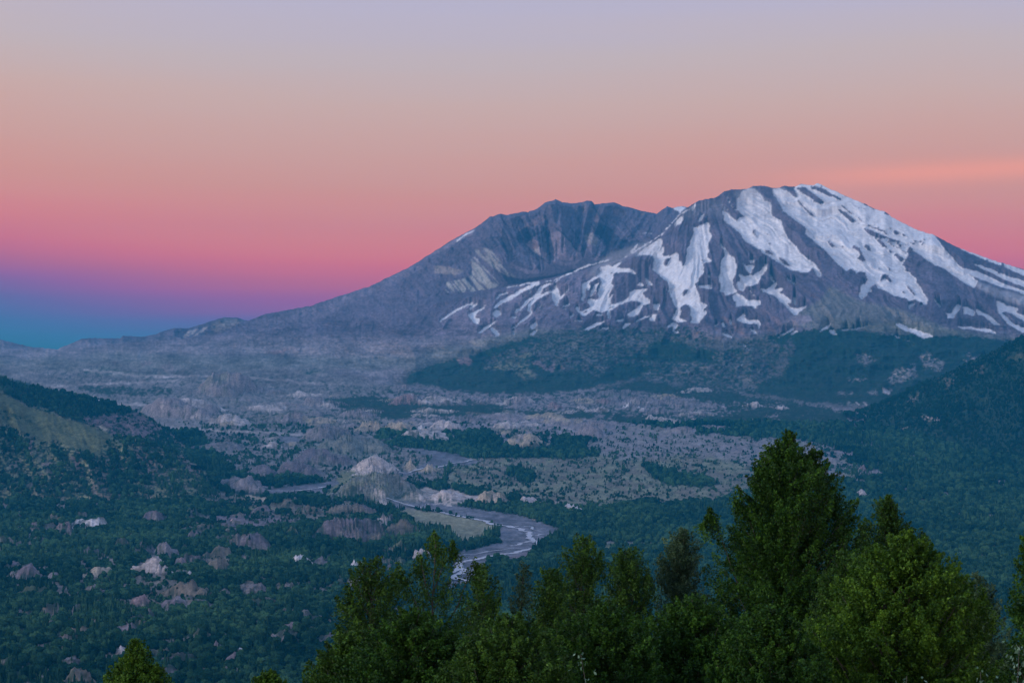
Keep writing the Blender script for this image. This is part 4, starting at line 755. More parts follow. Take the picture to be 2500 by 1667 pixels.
for g_ in (inst(sep.outputs['Selection'], cone()), inst(sep2.outputs['Selection'], crown(1.0)), inst(sep2.outputs['Inverted'], crown(5.0))): L(g_, jn.inputs[0])
L(jn.outputs[0], go.inputs[0])
md_ = wood_o.modifiers.new('woodland', 'NODES'); md_.node_group = ng
me.materials.append(mwd)

# ------------------------------------------------------------------ scattered conifers one can tell apart
mcf = bpy.data.materials.new('conifer_needles'); nt, N, L = nodes(mcf)
o = N('ShaderNodeOutputMaterial'); b = N('ShaderNodeBsdfDiffuse'); oi = N('ShaderNodeObjectInfo'); r = N('ShaderNodeValToRGB'); r.color_ramp.elements[0].color = (.012, .030, .020, 1); r.color_ramp.elements[1].color = (.030, .055, .028, 1)
L(oi.outputs['Random'], r.inputs[0]); L(r.outputs[0], b.inputs[0]); L(b.outputs[0], o.inputs[0])
mbk = bpy.data.materials.new('bark'); nt, N, L = nodes(mbk)
o = N('ShaderNodeOutputMaterial'); b = N('ShaderNodeBsdfDiffuse'); n = N('ShaderNodeTexNoise'); n.inputs['Scale'].default_value = 6; n.inputs['Detail'].default_value = 5
r = N('ShaderNodeValToRGB'); r.color_ramp.elements[0].color = (.03, .028, .024, 1); r.color_ramp.elements[1].color = (.13, .125, .115, 1); L(n.outputs['Fac'], r.inputs[0]); L(r.outputs[0], b.inputs[0]); L(b.outputs[0], o.inputs[0])
def mk(name, v, f, mat, smooth=False):
    m = bpy.data.meshes.new(name); m.from_pydata(v, [], f); m.materials.append(mat)
    if smooth: m.polygons.foreach_set('use_smooth', [True]*len(m.polygons))
    return m
def conifer_mesh(seed):
    r = random.Random(seed); v = []; f = []
    for k in range(9):
        z = .16+k*.09; rad = .27*(1-k/9.6)*(.8+.4*r.random()); n = 9; b0 = len(v)
        v.append((0, 0, z+.15))
        for i in range(n*2):
            a = i*math.pi/n+r.random()*.2; q = rad*(1 if i % 2 else .55)*(.75+.5*r.random()); v.append((q*math.cos(a), q*math.sin(a), z-.02*(i % 2)))
        for i in range(n*2): f.append((b0, b0+1+i, b0+1+(i+1) % (n*2)))
    return mk('conifer_crown', v, f, mcf)
def tube(P, R, n=6):
    P = np.array(P, float); v = []; f = []
    for k, p in enumerate(P):
        d = P[min(k+1, len(P)-1)]-P[max(k-1, 0)]; d /= np.linalg.norm(d)+1e-9
        a = np.cross(d, (0.3, 1, 0.1)); a /= np.linalg.norm(a)+1e-9; b = np.cross(d, a)
        for i in range(n):
            t = 2*math.pi*i/n; v.append(tuple(p+R[k]*(math.cos(t)*a+math.sin(t)*b)))
    for k in range(len(P)-1):
        for i in range(n): f.append((k*n+i, k*n+(i+1) % n, (k+1)*n+(i+1) % n, (k+1)*n+i))
    f.append(tuple((len(P)-1)*n+i for i in range(n)))
    return v, f
cms = [conifer_mesh(s) for s in range(4)]
tv, tf = tube([(0, 0, -.05), (0, 0, .3), (0, 0, .95)], [.03, .022, .004], 5); ctm = mk('conifer_trunk', tv, tf, mbk)
# candidate spots: the open scrub plain, the grassy hill and the bare rises
def ray_spots(poly, n, seed, grids):
    r = np.random.default_rng(seed); p = np.array(poly); out = []
    x, y, z = grids; pu, pv = project(x, y, z)
    lo = p.min(0); hi = p.max(0)
    sel = np.where((pu > lo[0]) & (pu < hi[0]) & (pv > lo[1]) & (pv < hi[1]))
    idx = r.permutation(len(sel[0]))
    for k in idx:
        i, j = sel[0][k], sel[1][k]; a, b = pu[i, j], pv[i, j]; ins = False
        for q in range(len(p)):
            x1, y1 = p[q]; x2, y2 = p[(q+1) % len(p)]
            if (y1 > b) != (y2 > b) and a < (x2-x1)*(b-y1)/(y2-y1)+x1: ins = not ins
        if ins and abs(x[i, j]) < y[i, j]*.27: out.append((x[i, j], y[i, j], z[i, j]))
        if len(out) >= n: break
    return out
G = (gx, gy, gz2)
plain_poly = [(1110, 1185), (1130, 1135), (1300, 1115), (1440, 1100), (1560, 1060), (1700, 1075), (1690, 1210), (1560, 1222), (1440, 1232), (1300, 1215)]
spots = [(s, 'small dark conifer on the open grey-green plain beyond the river', 'conifers on the open plain') for s in ray_spots(plain_poly, 215, 11, G)]
spots += [(s, 'small dark conifer on the open ground left of the river bend', 'conifers left of the river') for s in ray_spots(W('A4', [(60,930),(560,940),(900,950),(1000,1060),(780,1050),(300,1100),(100,1000)]), 38, 12, G)]
hx_, hy_, hz_ = hills[0][:3]
spots += [(s, 'tall dark conifer on the ridge above the grassy hill', 'conifers on the left ridge') for s in ray_spots([(-60, 905), (0, 921), (100, 950), (240, 977), (340, 1010), (300, 1010), (100, 970), (-60, 935)], 34, 13, (hx_, hy_, hz_))]
for k, (s, lab, grp) in enumerate(spots):
    e = bpy.data.objects.new('conifer', None); COL.objects.link(e); e.location = s
    h = (9+8*rng.random())*(1.5 if 'ridge' in lab else 1.0)*(1.12 if s[1] > 8000 else 1)
    e.scale = (h*1.15, h*1.15, h); e.rotation_euler.z = rng.random()*6.28
    e['label'] = lab; e['category'] = 'conifer'; e['group'] = grp
    c = bpy.data.objects.new('crown', cms[k % 4]); COL.objects.link(c); c.parent = e
    t = bpy.data.objects.new('trunk', ctm); COL.objects.link(t); t.parent = e

# ------------------------------------------------------------------ trees in front of the viewpoint
def leaf_mat(name, dark, mid, light):
    m = bpy.data.materials.new(name); nt, N, L = nodes(m)
    o = N('ShaderNodeOutputMaterial'); at = N('ShaderNodeAttribute'); at.attribute_name = 'tone'
    r = N('ShaderNodeValToRGB'); e = r.color_ramp.elements; e[0].color = dark+(1,); e[1].color = light+(1,); e.new(.5).color = mid+(1,)
    L(at.outputs['Fac'], r.inputs[0])
    d = N('ShaderNodeBsdfPrincipled'); d.inputs['Roughness'].default_value = .6; d.inputs['Specular IOR Level'].default_value = .25; t = N('ShaderNodeBsdfTranslucent'); mx = N('ShaderNodeMixShader'); mx.inputs[0].default_value = .28
    L(r.outputs[0], d.inputs['Base Color']); L(r.outputs[0], t.inputs[0]); L(d.outputs[0], mx.inputs[1]); L(t.outputs[0], mx.inputs[2]); L(mx.outputs[0], o.inputs[0]); return m
LM = {'dark': leaf_mat('dark_leaves', (.006, .025, .003), (.019, .072, .007), (.066, .180, .016)),
      'mid': leaf_mat('green_leaves', (.009, .029, .004), (.028, .086, .010), (.088, .205, .024)),
      'grey': leaf_mat('greyish_leaves', (.014, .038, .020), (.036, .088, .038), (.11, .19, .090)),
      'light': leaf_mat('yellow_green_leaves', (.013, .044, .004), (.044, .122, .010), (.122, .260, .020)),
      'pale': leaf_mat('pale_leaves', (.05, .11, .07), (.10, .20, .13), (.19, .32, .22))}
def leaves_mesh(name, C, size, tone, mat, r, up=.35):
    n = len(C)
    nrm = r.normal(size=(n, 3)); nrm[:, 2] += up*2; nrm /= np.linalg.norm(nrm, axis=1)[:, None]
    a = np.cross(nrm, r.normal(size=(n, 3))); a /= np.linalg.norm(a, axis=1)[:, None]+1e-9; b = np.cross(nrm, a)
    s = size[:, None]
    v = np.stack([C-a*s*.55, C-b*s*.33+nrm*s*.06+a*s*.03, C+a*s*.55, C+b*s*.33+nrm*s*.06+a*s*.03], 1).reshape(-1, 3)
    me = bpy.data.meshes.new(name); me.vertices.add(4*n); me.vertices.foreach_set('co', v.astype(np.float32).ravel())
    me.loops.add(4*n); me.loops.foreach_set('vertex_index', np.arange(4*n, dtype=np.int32)); me.polygons.add(n)
    me.polygons.foreach_set('loop_start', (np.arange(n)*4).astype(np.int32)); me.polygons.foreach_set('loop_total', np.full(n, 4, np.int32)); me.update()
    q = me.attributes.new('tone', 'FLOAT', 'FACE'); q.data.foreach_set('value', tone.astype(np.float32)); me.materials.append(mat); return me
mbp = mbk.copy(); mbp.name = 'pale_bark'; [setattr(e_, 'color', c_) for e_, c_ in zip([n_ for n_ in mbp.node_tree.nodes if n_.type == 'VALTORGB'][0].color_ramp.elements, ((.12, .12, .11, 1), (.42, .42, .40, 1)))]
def fg_tree(name, label, cat, u, vtop, D, prof, kind, bark=None, dens=1.0, leaf=.11, nb=90, seed=1, lean=(0, 0), lobes=(), trunk_r=.13, gap=.0, group=None, up=55, mindepth=None):
    """prof: list of (pixels below the top, half width in pixels) giving the crown outline"""
    r = np.random.default_rng(seed); px = D/F
    x0, y0, zt = place(u, vtop, D); x0 = float(x0)
    zb = float(hill_z(np.array([x0-lean[0]]), np.array([y0]))[0])-.2
    Ht = zt-zb; pr = np.array(prof, float)*px
    maxd = min(pr[-1, 0], Ht*.85)
    e = bpy.data.objects.new(name, None); COL.objects.link(e); e.location = (x0-lean[0], y0, zb)
    e['label'] = label; e['category'] = cat
    if group: e['group'] = group
    # trunk
    K = 16; P = []; wob = r.normal(size=(K, 2))*.10; wob = np.cumsum(wob, 0)*.55; wob -= np.linspace(0, 1, K)[:, None]*wob[-1]
    for k in range(K):
        t = k/(K-1.); P.append((lean[0]*t+wob[k, 0], lean[1]*t+wob[k, 1], Ht*.985*t))
    P = np.array(P); Rr = trunk_r*(1-np.linspace(0, 1, K)*.93)
    tv, tf = tube(P, Rr, 8); V = list(tv); Fc = list(tf)
    def trunk_at(z): t = np.clip(z/(Ht*.985), 0, 1)*(K-1); k = int(min(t, K-2)); return P[k]+(P[k+1]-P[k])*(t-k)
    def limb(a_, b_, r0):
        m_ = (a_+b_)/2+r.normal(size=3)*.06*np.linalg.norm(b_-a_)-np.array([0, 0, .08])*np.linalg.norm(b_-a_)
        q, f_ = tube([a_, m_, b_], [r0, r0*.6, .006], 4); o_ = len(V); V.extend(q); Fc.extend([tuple(i+o_ for i in k_) for k_ in f_])
    # the crown is a set of rising leafy sprays: (tip, direction, length, tone)
    sprays = []; spread = .15+.75*r.random()
    us = px*60/1.0
    Ls = np.clip(70*px, .45, 1.5)
    dd_ = np.linspace(0, maxd, 60); ww_ = np.interp(dd_, pr[:, 0], pr[:, 1])+.12; cdf_ = np.cumsum(ww_); cdf_ /= cdf_[-1]
    ns = int(nb*6.5)
    for k in range(ns):
        dep = float(np.interp(r.random(), cdf_, dd_)); an = r.random()*2*math.pi
        lob = .62+.72*float(fbm(np.array([math.cos(an)*1.5+seed*9+40]), np.array([math.sin(an)*1.5+dep*.8+30]), 3, seed))
        w = np.interp(dep, pr[:, 0], pr[:, 1])*lob*(.22+.78*r.random()**.62)
        if r.random() < gap*1.3: continue
        out = np.array([math.cos(an), math.sin(an), 0])
        tip = trunk_at(Ht-dep)+out*w; tip[2] = Ht-dep+r.random()*.1
        d = out*(spread+.6*r.random())*min(1, w/.8+.2)+np.array([0, 0, 1.0])+r.normal(size=3)*.18; d /= np.linalg.norm(d)
        L_ = Ls*(.45+.75*r.random())*(.55+.45*min(1, w/1.2))
        sprays.append((tip, d, L_, r.normal()))
        if k % 5 == 0:
            bs = tip-d*L_; limb(trunk_at(max(bs[2]-w*.7-.2, .5)), bs+d*L_*.4, .022)
    for (du, dv, rad_px, cnt) in lobes:      # leading shoots with their own sprays
        tip = np.array([lean[0]+du*px, r.normal()*.5, Ht-dv*px]); org = trunk_at(max(Ht-dv*px-abs(du)*px*1.5-1.0, Ht*.2)); dl = tip-org; dl /= np.linalg.norm(dl)
        limb(org, tip-dl*.2, .035); dl = dl*.45+np.array([0, 0, .7]); dl /= np.linalg.norm(dl)
        sprays.append((tip, dl, Ls*1.1, .4))
        for q in range(cnt*3):
            o2 = r.normal(size=3)*rad_px*px*.42; dn = .25+r.random()*2.0; o2[2] = -dn*rad_px*px
            sprays.append((tip+o2*np.array([min(1.3, dn), min(1.3, dn), 1]), dl+r.normal(size=3)*.3, Ls*(.4+.5*r.random()), r.normal()*.8))
    sprays.append((np.array([lean[0], lean[1], Ht]), np.array([0, 0, 1.]), Ls*1.2, .3))
    for q in range(4): sprays.append((np.array([lean[0], lean[1], Ht-.25-.3*q])+r.normal(size=3)*np.array([.18, .18, 0]), np.array([0, 0, 1.])+r.normal(size=3)*.25, Ls*.8, r.normal()*.6))
    Cs = []; tones = []
    lf = leaf*.72
    for tip, d, L_, tn0 in sprays:
        d = d/np.linalg.norm(d); n = int(dens*115*(L_/Ls)*(.6+.7*r.random()))
        t = r.random(n)**1.15                    # 0 at the tip
        sd = np.cross(d, r.normal(size=(n, 3))); sd /= np.linalg.norm(sd, axis=1)[:, None]+1e-9
        rad = L_*(.05+.30*t**.8)*np.sqrt(r.random(n))
        tw = np.round(r.random(n)*9)/9*6.28       # leaves gather on a few side twigs
        curve = np.array([0, 0, -1.0])*0
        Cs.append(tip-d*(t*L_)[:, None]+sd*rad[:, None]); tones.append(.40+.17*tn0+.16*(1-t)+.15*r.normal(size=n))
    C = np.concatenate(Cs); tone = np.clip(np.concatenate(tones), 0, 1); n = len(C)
    sz = lf*(.6+.75*r.random(n)**1.5)
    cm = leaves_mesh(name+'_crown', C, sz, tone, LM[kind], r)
    c = bpy.data.objects.new('crown', cm); COL.objects.link(c); c.parent = e
    t = bpy.data.objects.new('trunk', mk(name+'_trunk', V, Fc, bark or mbk, True)); COL.objects.link(t); t.parent = e
    return n
tot = 0
FT = [
 ('broadleaf_tree','tallest dark green tree in front, rising to the middle of the valley','tree',1925,1052,78,[(0,14),(25,55),(80,118),(160,158),(250,188),(360,222),(520,250),(640,260)],'dark',dict(nb=330,dens=1.5,leaf=.13,seed=2,lobes=[(-75,70,26,5),(-125,130,26,5),(60,35,22,4),(-30,20,22,4),(115,165,26,4),(-195,180,20,6),(140,240,30,4)],trunk_r=.2)),
 ('broadleaf_tree','upright green tree with a pointed top between the tallest tree and the yellow-green tree','tree',2168,1210,84,[(0,12),(18,38),(60,62),(110,88),(180,112),(300,135),(450,150)],'mid',dict(nb=120,dens=1.25,leaf=.13,seed=3,lobes=[(85,80,26,5),(-60,70,26,4)])),
 ('broadleaf_tree','bright yellow-green rounded tree in the lower right corner','tree',2212,1300,52,[(0,30),(30,85),(80,135),(150,180),(230,215),(330,235),(420,235)],'light',dict(nb=200,dens=1.35,leaf=.105,seed=4,lobes=[(130,55,40,5),(-70,60,40,5),(60,15,40,4),(185,130,34,4),(-150,150,34,5)],trunk_r=.15)),
 ('broadleaf_tree','dark tree cut by the right edge of the view','tree',2535,1262,60,[(0,22),(40,55),(110,70),(220,95),(330,105),(450,115)],'dark',dict(nb=80,dens=1.2,leaf=.11,seed=5)),
 ('broadleaf_tree','thin open-crowned tree whose sparse top stands before the river bend','tree',1062,1298,68,[(0,6),(40,22),(90,60),(150,110),(220,140),(300,165),(420,175)],'mid',dict(nb=70,dens=.9,leaf=.115,seed=6,gap=.35,lobes=[(-5,-2,16,5),(42,18,14,5),(-40,50,18,4),(100,60,16,4),(-90,70,20,4)])),
 ('broadleaf_tree','leafy tree with pale blossom clusters, leftmost of the dense front row','tree',905,1362,66,[(0,30),(20,60),(70,70),(140,95),(230,130),(330,160)],'mid',dict(nb=85,dens=1.0,leaf=.11,seed=7,gap=.15,lobes=[(-60,60,30,4),(50,25,30,4)])),
 ('broadleaf_tree','small green tree just right of the sparse-topped tree','tree',1180,1378,74,[(0,24),(40,45),(100,60),(200,85),(300,100)],'mid',dict(nb=60,dens=.9,leaf=.12,seed=8,gap=.15)),
 ('broadleaf_tree','slim tree with a bare dark stem standing before the river','tree',1278,1372,70,[(0,14),(40,30),(90,40),(150,42),(260,60),(320,70)],'grey',dict(nb=40,dens=.7,leaf=.11,seed=9,gap=.35)),
 ('broadleaf_tree','pointed green tree left of the middle of the front row','tree',1422,1308,86,[(0,28),(30,50),(80,58),(160,72),(260,90),(380,100)],'mid',dict(nb=70,dens=1.15,leaf=.13,seed=10,lobes=[(48,35,18,4)])),
 ('broadleaf_tree','narrow green tree in the middle of the front row','tree',1532,1335,90,[(0,34),(30,56),(90,60),(180,70),(330,90)],'mid',dict(nb=65,dens=1.1,leaf=.135,seed=11,lobes=[(50,50,20,4)])),
 ('broadleaf_tree','grey-green tree leaning against the tallest tree on its left','tree',1665,1290,92,[(0,34),(30,56),(90,68),(180,75),(300,95),(380,105)],'grey',dict(nb=75,dens=1.15,leaf=.13,seed=12,lobes=[(-50,60,22,4)])),
 ('broadleaf_tree','small bushy green tree between the slim-stemmed and the pointed tree','tree',1345,1385,80,[(0,26),(40,48),(100,55),(200,80),(280,95)],'mid',dict(nb=55,dens=1.05,leaf=.12,seed=13)),
 ('broadleaf_tree','low dark tree filling the bottom edge left of centre','tree',1010,1490,48,[(0,30),(40,110),(100,160),(180,190)],'dark',dict(nb=80,dens=1.3,leaf=.095,seed=14)),
 ('broadleaf_tree','low dark tree at the bottom edge below the slim-stemmed tree','tree',1250,1500,46,[(0,30),(40,110),(100,160),(180,190)],'mid',dict(nb=80,dens=1.3,leaf=.095,seed=15)),
 ('broadleaf_tree','low dark tree at the bottom edge below the pointed tree','tree',1480,1470,50,[(0,30),(50,110),(120,160),(200,190)],'dark',dict(nb=90,dens=1.35,leaf=.095,seed=16)),
 ('broadleaf_tree','low dark tree at the bottom edge under the grey-green tree','tree',1690,1450,52,[(0,30),(50,110),(120,160),(220,190)],'dark',dict(nb=90,dens=1.35,leaf=.10,seed=17)),
 ('broadleaf_tree','very dark tree at the foot of the tallest tree','tree',1880,1480,48,[(0,30),(50,100),(120,150),(190,170)],'dark',dict(nb=80,dens=1.4,leaf=.095,seed=18)),
 ('broadleaf_tree','small bright green treetop alone in the lower left','tree',333,1562,58,[(0,14),(25,34),(50,50),(80,85),(120,100)],'light',dict(nb=45,dens=.95,leaf=.10,seed=19,lobes=[(55,48,18,4),(-50,60,18,3)])),
 ('broadleaf_tree','bright treetop just showing at the bottom edge left of the front row','tree',655,1640,56,[(0,16),(20,40),(60,60)],'light',dict(nb=24,dens=1.0,leaf=.10,seed=20)),
 ('broadleaf_tree','low green tree at the bottom edge, leftmost of the front row','tree',845,1545,50,[(0,20),(30,60),(80,95),(130,110)],'mid',dict(nb=50,dens=1.05,leaf=.10,seed=21,gap=.1)),
 ('broadleaf_tree','grey-green tree half hidden behind the yellow-green tree on its right side','tree',2385,1400,72,[(0,12),(30,45),(90,75),(170,95),(270,105)],'grey',dict(nb=60,dens=1.1,leaf=.12,seed=22)),
 ('broadleaf_tree','green tree standing directly behind the yellow-green tree','tree',2060,1345,70,[(0,20),(60,75),(150,110),(300,140)],'mid',dict(nb=80,dens=1.25,leaf=.12,seed=23)),
]
for nm, lab, cat, u, vt, D, prof, kind, kw in FT:
    tot += fg_tree(nm, lab, cat, u, vt, D, prof, kind, **kw)
print('leaves', tot)

# pale willow shoots poking up at the bottom edge
def shoot(label, u, vtop, D, lean, n, seed):
    r = np.random.default_rng(seed); x, y, z = place(u, vtop, D); x = float(x)
    zb = float(hill_z(np.array([x-lean]), np.array([y]))[0])-.1; H_ = z-zb
    e = bpy.data.objects.new('willow_shoot', None); COL.objects.link(e); e.location = (x-lean, y, zb)
    e['label'] = label; e['category'] = 'shoot'; e['group'] = 'pale shoots along the bottom edge'
    P = [(lean*(k/9.)**2, .05*math.sin(k), H_*k/9.) for k in range(10)]
    v, f = tube(P, [.018*(1-k/10.5) for k in range(10)], 5)
    t = bpy.data.objects.new('stem', mk('shoot_stem', v, f, mbk, True)); COL.objects.link(t); t.parent = e
    C = []
    for k in range(n):
        q = 1-(k/n)*.42; C.append(np.array([lean*q*q, 0, H_*q])+r.normal(size=3)*np.array([.06, .06, .03]))
    cm = leaves_mesh('shoot_leaves', np.array(C), .035+.03*r.random(n), r.random(n), LM['pale'], r, .1)
    c = bpy.data.objects.new('foliage', cm); COL.objects.link(c); c.parent = e
shoot('pale leafy shoot leaning left before the dark trees in the middle of the bottom edge', 1418, 1598, 22, -.45, 110, 1)
shoot('pale silvery shoot at the bottom right corner', 2490, 1575, 20, .1, 220, 2)
shoot('pale shoot just showing at the bottom edge beneath the yellow-green tree', 2215, 1650, 20, .12, 130, 3)
shoot('low pale shoot at the bottom edge between the yellow-green tree and the corner', 2395, 1640, 20, -.1, 150, 4)

# small pale shelter in the scrub left of the river
mp = bpy.data.materials.new('pink_canvas'); nt, N, L = nodes(mp); o = N('ShaderNodeOutputMaterial'); b = N('ShaderNodeBsdfPrincipled'); b.inputs['Base Color'].default_value = (.85, .62, .68, 1); b.inputs['Roughness'].default_value = .8; L(b.outputs[0], o.inputs[0])
mpw = bpy.data.materials.new('white_canvas'); nt, N, L = nodes(mpw); o = N('ShaderNodeOutputMaterial'); b = N('ShaderNodeBsdfPrincipled'); b.inputs['Base Color'].default_value = (.8, .82, .85, 1); L(b.outputs[0], o.inputs[0])
def tent(u, v, w, h, m1, m2, label):
    k = np.argmin((pu_-u)**2+(pv_-v)**2); i, j = np.unravel_index(k, pu_.shape)
    e = bpy.data.objects.new('marquee', None); COL.objects.link(e); e.location = (gx[i, j], gy[i, j], gz2[i, j]+.3); e['label'] = label; e['category'] = 'marquee'
    vv = []; ff = []
    n = 8
    for k in range(n+1):
        a = math.pi*k/n; vv += [(-w*math.cos(a)*.5, -w*.5, h*math.sin(a)**.8), (-w*math.cos(a)*.5, w*.5, h*math.sin(a)**.8)]
    for k in range(n): ff.append((2*k, 2*k+2, 2*k+3, 2*k+1))
    ff.append(tuple(range(0, 2*n+2, 2))); ff.append(tuple(range(1, 2*n+2, 2)))
    a = bpy.data.objects.new('canopy', mk('tent_canopy', vv, ff, m1)); COL.objects.link(a); a.parent = e
    d = [(-w*.18, -w*.51, 0), (w*.18, -w*.51, 0), (w*.12, -w*.51, h*.7), (-w*.12, -w*.51, h*.7), (-w*.18, -w*.53, 0), (w*.18, -w*.53, 0), (w*.12, -w*.53, h*.7), (-w*.12, -w*.53, h*.7)]
    b_ = bpy.data.objects.new('door_flap', mk('tent_flap', d, [(0, 1, 2, 3), (7, 6, 5, 4), (0, 4, 5, 1), (1, 5, 6, 2), (2, 6, 7, 3), (3, 7, 4, 0)], m2)); COL.objects.link(b_); b_.parent = e
pu_, pv_ = project(gx, gy, gz2)
tent(568, 1276, 12, 10, mp, mpw, 'tiny pink and white marquee among the scrub left of the river')

# ------------------------------------------------------------------ haze
HD = 2.9e-5
X0, X1, Y0, Y1, Z0, Z1 = -9800, 9800, -3200, 21000, -22, 2150
v = [(x, y, z) for x in (X0, X1) for y in (Y0, Y1) for z in (Z0, Z1)]
me = bpy.data.meshes.new('haze'); me.from_pydata(v, [], [(0, 1, 3, 2), (4, 6, 7, 5), (0, 4, 5, 1), (2, 3, 7, 6), (0, 2, 6, 4), (1, 5, 7, 3)])
hz = bpy.data.objects.new('haze', me); COL.objects.link(hz); hz['kind'] = 'stuff'; hz['label'] = 'thin blue evening haze filling the valley air'; hz['category'] = 'haze'
mh = bpy.data.materials.new('haze_air'); nt, N, L = nodes(mh); o = N('ShaderNodeOutputMaterial'); pv_n = N('ShaderNodeVolumePrincipled')
HC = (.025, .42, .80)
pv_n.inputs['Color'].default_value = HC+(1,); pv_n.inputs['Density'].default_value = HD; pv_n.inputs['Anisotropy'].default_value = 0
L(pv_n.outputs[0], o.inputs['Volume']); me.materials.append(mh)

# ------------------------------------------------------------------ sky: dusk bands (dark segment and belt of Venus), weak Nishita light from the sunset side
SUN_EL, SUN_AZ = math.radians(9), math.radians(238)     # azimuth clockwise from +Y (the view direction)
w = bpy.data.worlds.new('World'); sc.world = w; w.use_nodes = True; nt = w.node_tree; nt.nodes.clear(); N = nt.nodes.new; L = nt.links.new
def lin(c): return tuple(((x/255.)/12.92 if x <= 10 else ((x/255.+.055)/1.055)**2.4) for x in c)
band = [(.0100,(50,112,148)),(.0167,(52,116,152)),(.0236,(58,119,160)),(.0327,(76,114,165)),(.0418,(106,106,162)),(.0509,(142,103,158)),(.060,(172,108,146)),(.069,(196,114,139)),(.078,(202,125,138)),(.094,(204,140,142)),
        (.1056,(203,147,144)),(.128,(201,160,156)),(.151,(198,171,169)),(.174,(191,178,184)),(.197,(184,179,200)),(.23,(176,178,208))]
Hs = np.array([.010, .165, .38])
band2 = []
for z, c in band:
    Lp = min(20800., (2150-CZ)/z); T = math.exp(-HD*Lp); t = (np.array(lin(c))-Hs*(1-T))/T
    band2.append((z, tuple(np.clip(t, .004, 1.5))))
band2 = [(-.3, (.02, .05, .07)), (0, band2[0][1])]+band2+[(.40, (.44, .53, .80)), (.7, (.42, .54, .88)), (1.0, (.38, .52, .90))]
tc = N('ShaderNodeTexCoord'); sx = N('ShaderNodeSeparateXYZ'); L(tc.outputs['Generated'], sx.inputs[0])
# slow tilt of the bands with azimuth plus faint streakiness
mp_ = N('ShaderNodeMapping'); mp_.inputs['Scale'].default_value = (1.3, 1.3, 26); L(tc.outputs['Generated'], mp_.inputs[0])
nz_ = N('ShaderNodeTexNoise'); nz_.inputs['Scale'].default_value = 1.6; nz_.inputs['Detail'].default_value = 2; L(mp_.outputs[0], nz_.inputs['Vector'])
def math_(op, a, b=None, c=None):
    n = N('ShaderNodeMath'); n.operation = op
    for i, q in enumerate((a, b, c)):
        if q is None: continue
        if isinstance(q, (int, float)): n.inputs[i].default_value = q
        else: L(q, n.inputs[i])
    return n.outputs[0]
tx = math_('MULTIPLY', math_('ADD', sx.outputs['X'], .03), 4.0)
tilt = math_('MULTIPLY', math_('MAXIMUM', math_('SUBTRACT', 1.0, math_('MULTIPLY', tx, tx)), 0.0), .015)
rt = N('ShaderNodeMapRange'); rt.inputs[1].default_value = .10; rt.inputs[2].default_value = .26; rt.inputs[3].default_value = -.003; rt.inputs[4].default_value = .009; L(sx.outputs['X'], rt.inputs[0])
tilt = math_('ADD', tilt, rt.outputs[0])
st = math_('MULTIPLY', math_('SUBTRACT', nz_.outputs['Fac'], .5), .018)
zz = math_('ADD', math_('ADD', sx.outputs['Z'], tilt), st)
cr = N('ShaderNodeMapRange'); cr.interpolation_type = 'LINEAR'; cr.inputs[1].default_value = -.3; cr.inputs[2].default_value = 1.0; L(zz, cr.inputs[0])
ramp = N('ShaderNodeValToRGB'); els = ramp.color_ramp.elements
for i, (z, c) in enumerate(band2):
    p = (z+.3)/1.3
    if i == 0: e = els[0]; e.position = p
    elif i == 1: e = els[1]; e.position = p
    else: e = els.new(p)
    e.color = tuple(c)+(1,)
L(cr.outputs[0], ramp.inputs[0])
# one thin warm cloud streak low on the right
sc_z = math_('SUBTRACT', math_('SUBTRACT', sx.outputs['Z'], .0970), math_('MULTIPLY', sx.outputs['X'], .030))
sg = math_('POWER', 2.718, math_('MULTIPLY', math_('POWER', math_('ABSOLUTE', math_('DIVIDE', sc_z, .0055)), 2.0), -1.0))
sr = N('ShaderNodeMapRange'); sr.inputs[1].default_value = .09; sr.inputs[2].default_value = .22; L(sx.outputs['X'], sr.inputs[0])
sr.interpolation_type = 'SMOOTHSTEP'
stf = math_('MULTIPLY', math_('MULTIPLY', sg, sr.outputs[0]), .75)
stm = N('ShaderNodeMixRGB'); stm.inputs[2].default_value = (1.25, .42, .22, 1); L(stf, stm.inputs[0]); L(ramp.outputs[0], stm.inputs[1])
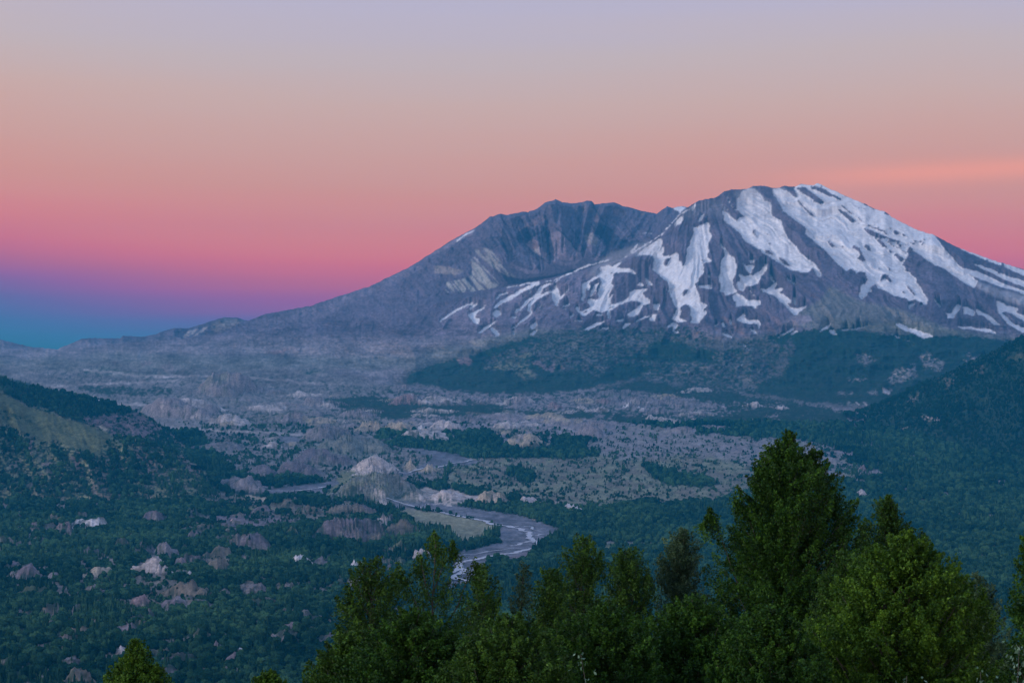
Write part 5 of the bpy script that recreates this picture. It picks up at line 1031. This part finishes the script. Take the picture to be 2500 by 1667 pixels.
# warm afterglow on the sunset side, behind the viewpoint
bk = N('ShaderNodeMapRange'); bk.inputs[1].default_value = .1; bk.inputs[2].default_value = -.8; bk.inputs[3].default_value = 0; bk.inputs[4].default_value = 1; L(sx.outputs['Y'], bk.inputs[0])
gl = N('ShaderNodeValToRGB'); ge_ = gl.color_ramp.elements; ge_[0].position = 0; ge_[0].color = (1.25, .72, .48, 1); ge_[1].position = 1; ge_[1].color = (.40, .53, .88, 1); q = ge_.new(.12); q.color = (1.15, .80, .66, 1); q = ge_.new(.35); q.color = (.72, .70, .84, 1)
L(sx.outputs['Z'], gl.inputs[0])
mx = N('ShaderNodeMixRGB'); L(bk.outputs[0], mx.inputs[0]); L(stm.outputs[0], mx.inputs[1]); L(gl.outputs[0], mx.inputs[2])
bg = N('ShaderNodeBackground'); bg.inputs['Strength'].default_value = 1.0; L(mx.outputs[0], bg.inputs[0])
nsk = N('ShaderNodeTexSky'); nsk.sky_type = 'NISHITA'; nsk.sun_disc = False; nsk.sun_elevation = math.radians(-4); nsk.sun_rotation = SUN_AZ
bg2 = N('ShaderNodeBackground'); bg2.inputs['Strength'].default_value = .05; L(nsk.outputs[0], bg2.inputs[0])
ad = N('ShaderNodeAddShader'); L(bg.outputs[0], ad.inputs[0]); L(bg2.outputs[0], ad.inputs[1])
wo = N('ShaderNodeOutputWorld'); L(ad.outputs[0], wo.inputs[0])
# soft afterglow light from behind the viewpoint
sl = bpy.data.lights.new('sunset_glow', 'SUN'); sl.energy = 2.0; sl.angle = math.radians(14); sl.color = (1.0, .86, .84)
so = bpy.data.objects.new('sunset_glow', sl); COL.objects.link(so)
from mathutils import Vector
sv = Vector((math.sin(SUN_AZ)*math.cos(math.radians(16)), math.cos(SUN_AZ)*math.cos(math.radians(16)), math.sin(math.radians(16))))
so.rotation_euler = sv.to_track_quat('Z', 'Y').to_euler(); so.location = (0, -50, 600)

# ------------------------------------------------------------------ camera and render settings
cam = bpy.data.cameras.new('camera'); cam.sensor_width = 36; cam.lens = 36*F/2500.; cam.clip_start = .5; cam.clip_end = 60000
co_ = bpy.data.objects.new('camera', cam); COL.objects.link(co_); co_.location = (0, 0, CZ); co_.rotation_euler = (math.pi/2+PITCH, 0, 0); sc.camera = co_
sc.view_settings.view_transform = 'Standard'; sc.view_settings.look = 'None'; sc.view_settings.gamma = 1; sc.view_settings.exposure = 0
cy = sc.cycles; cy.max_bounces = 3; cy.diffuse_bounces = 2; cy.glossy_bounces = 1; cy.transmission_bounces = 2; cy.volume_bounces = 1; cy.transparent_max_bounces = 4
cy.use_adaptive_sampling = True; cy.adaptive_threshold = .02
try: cy.use_denoising = True
except Exception: pass
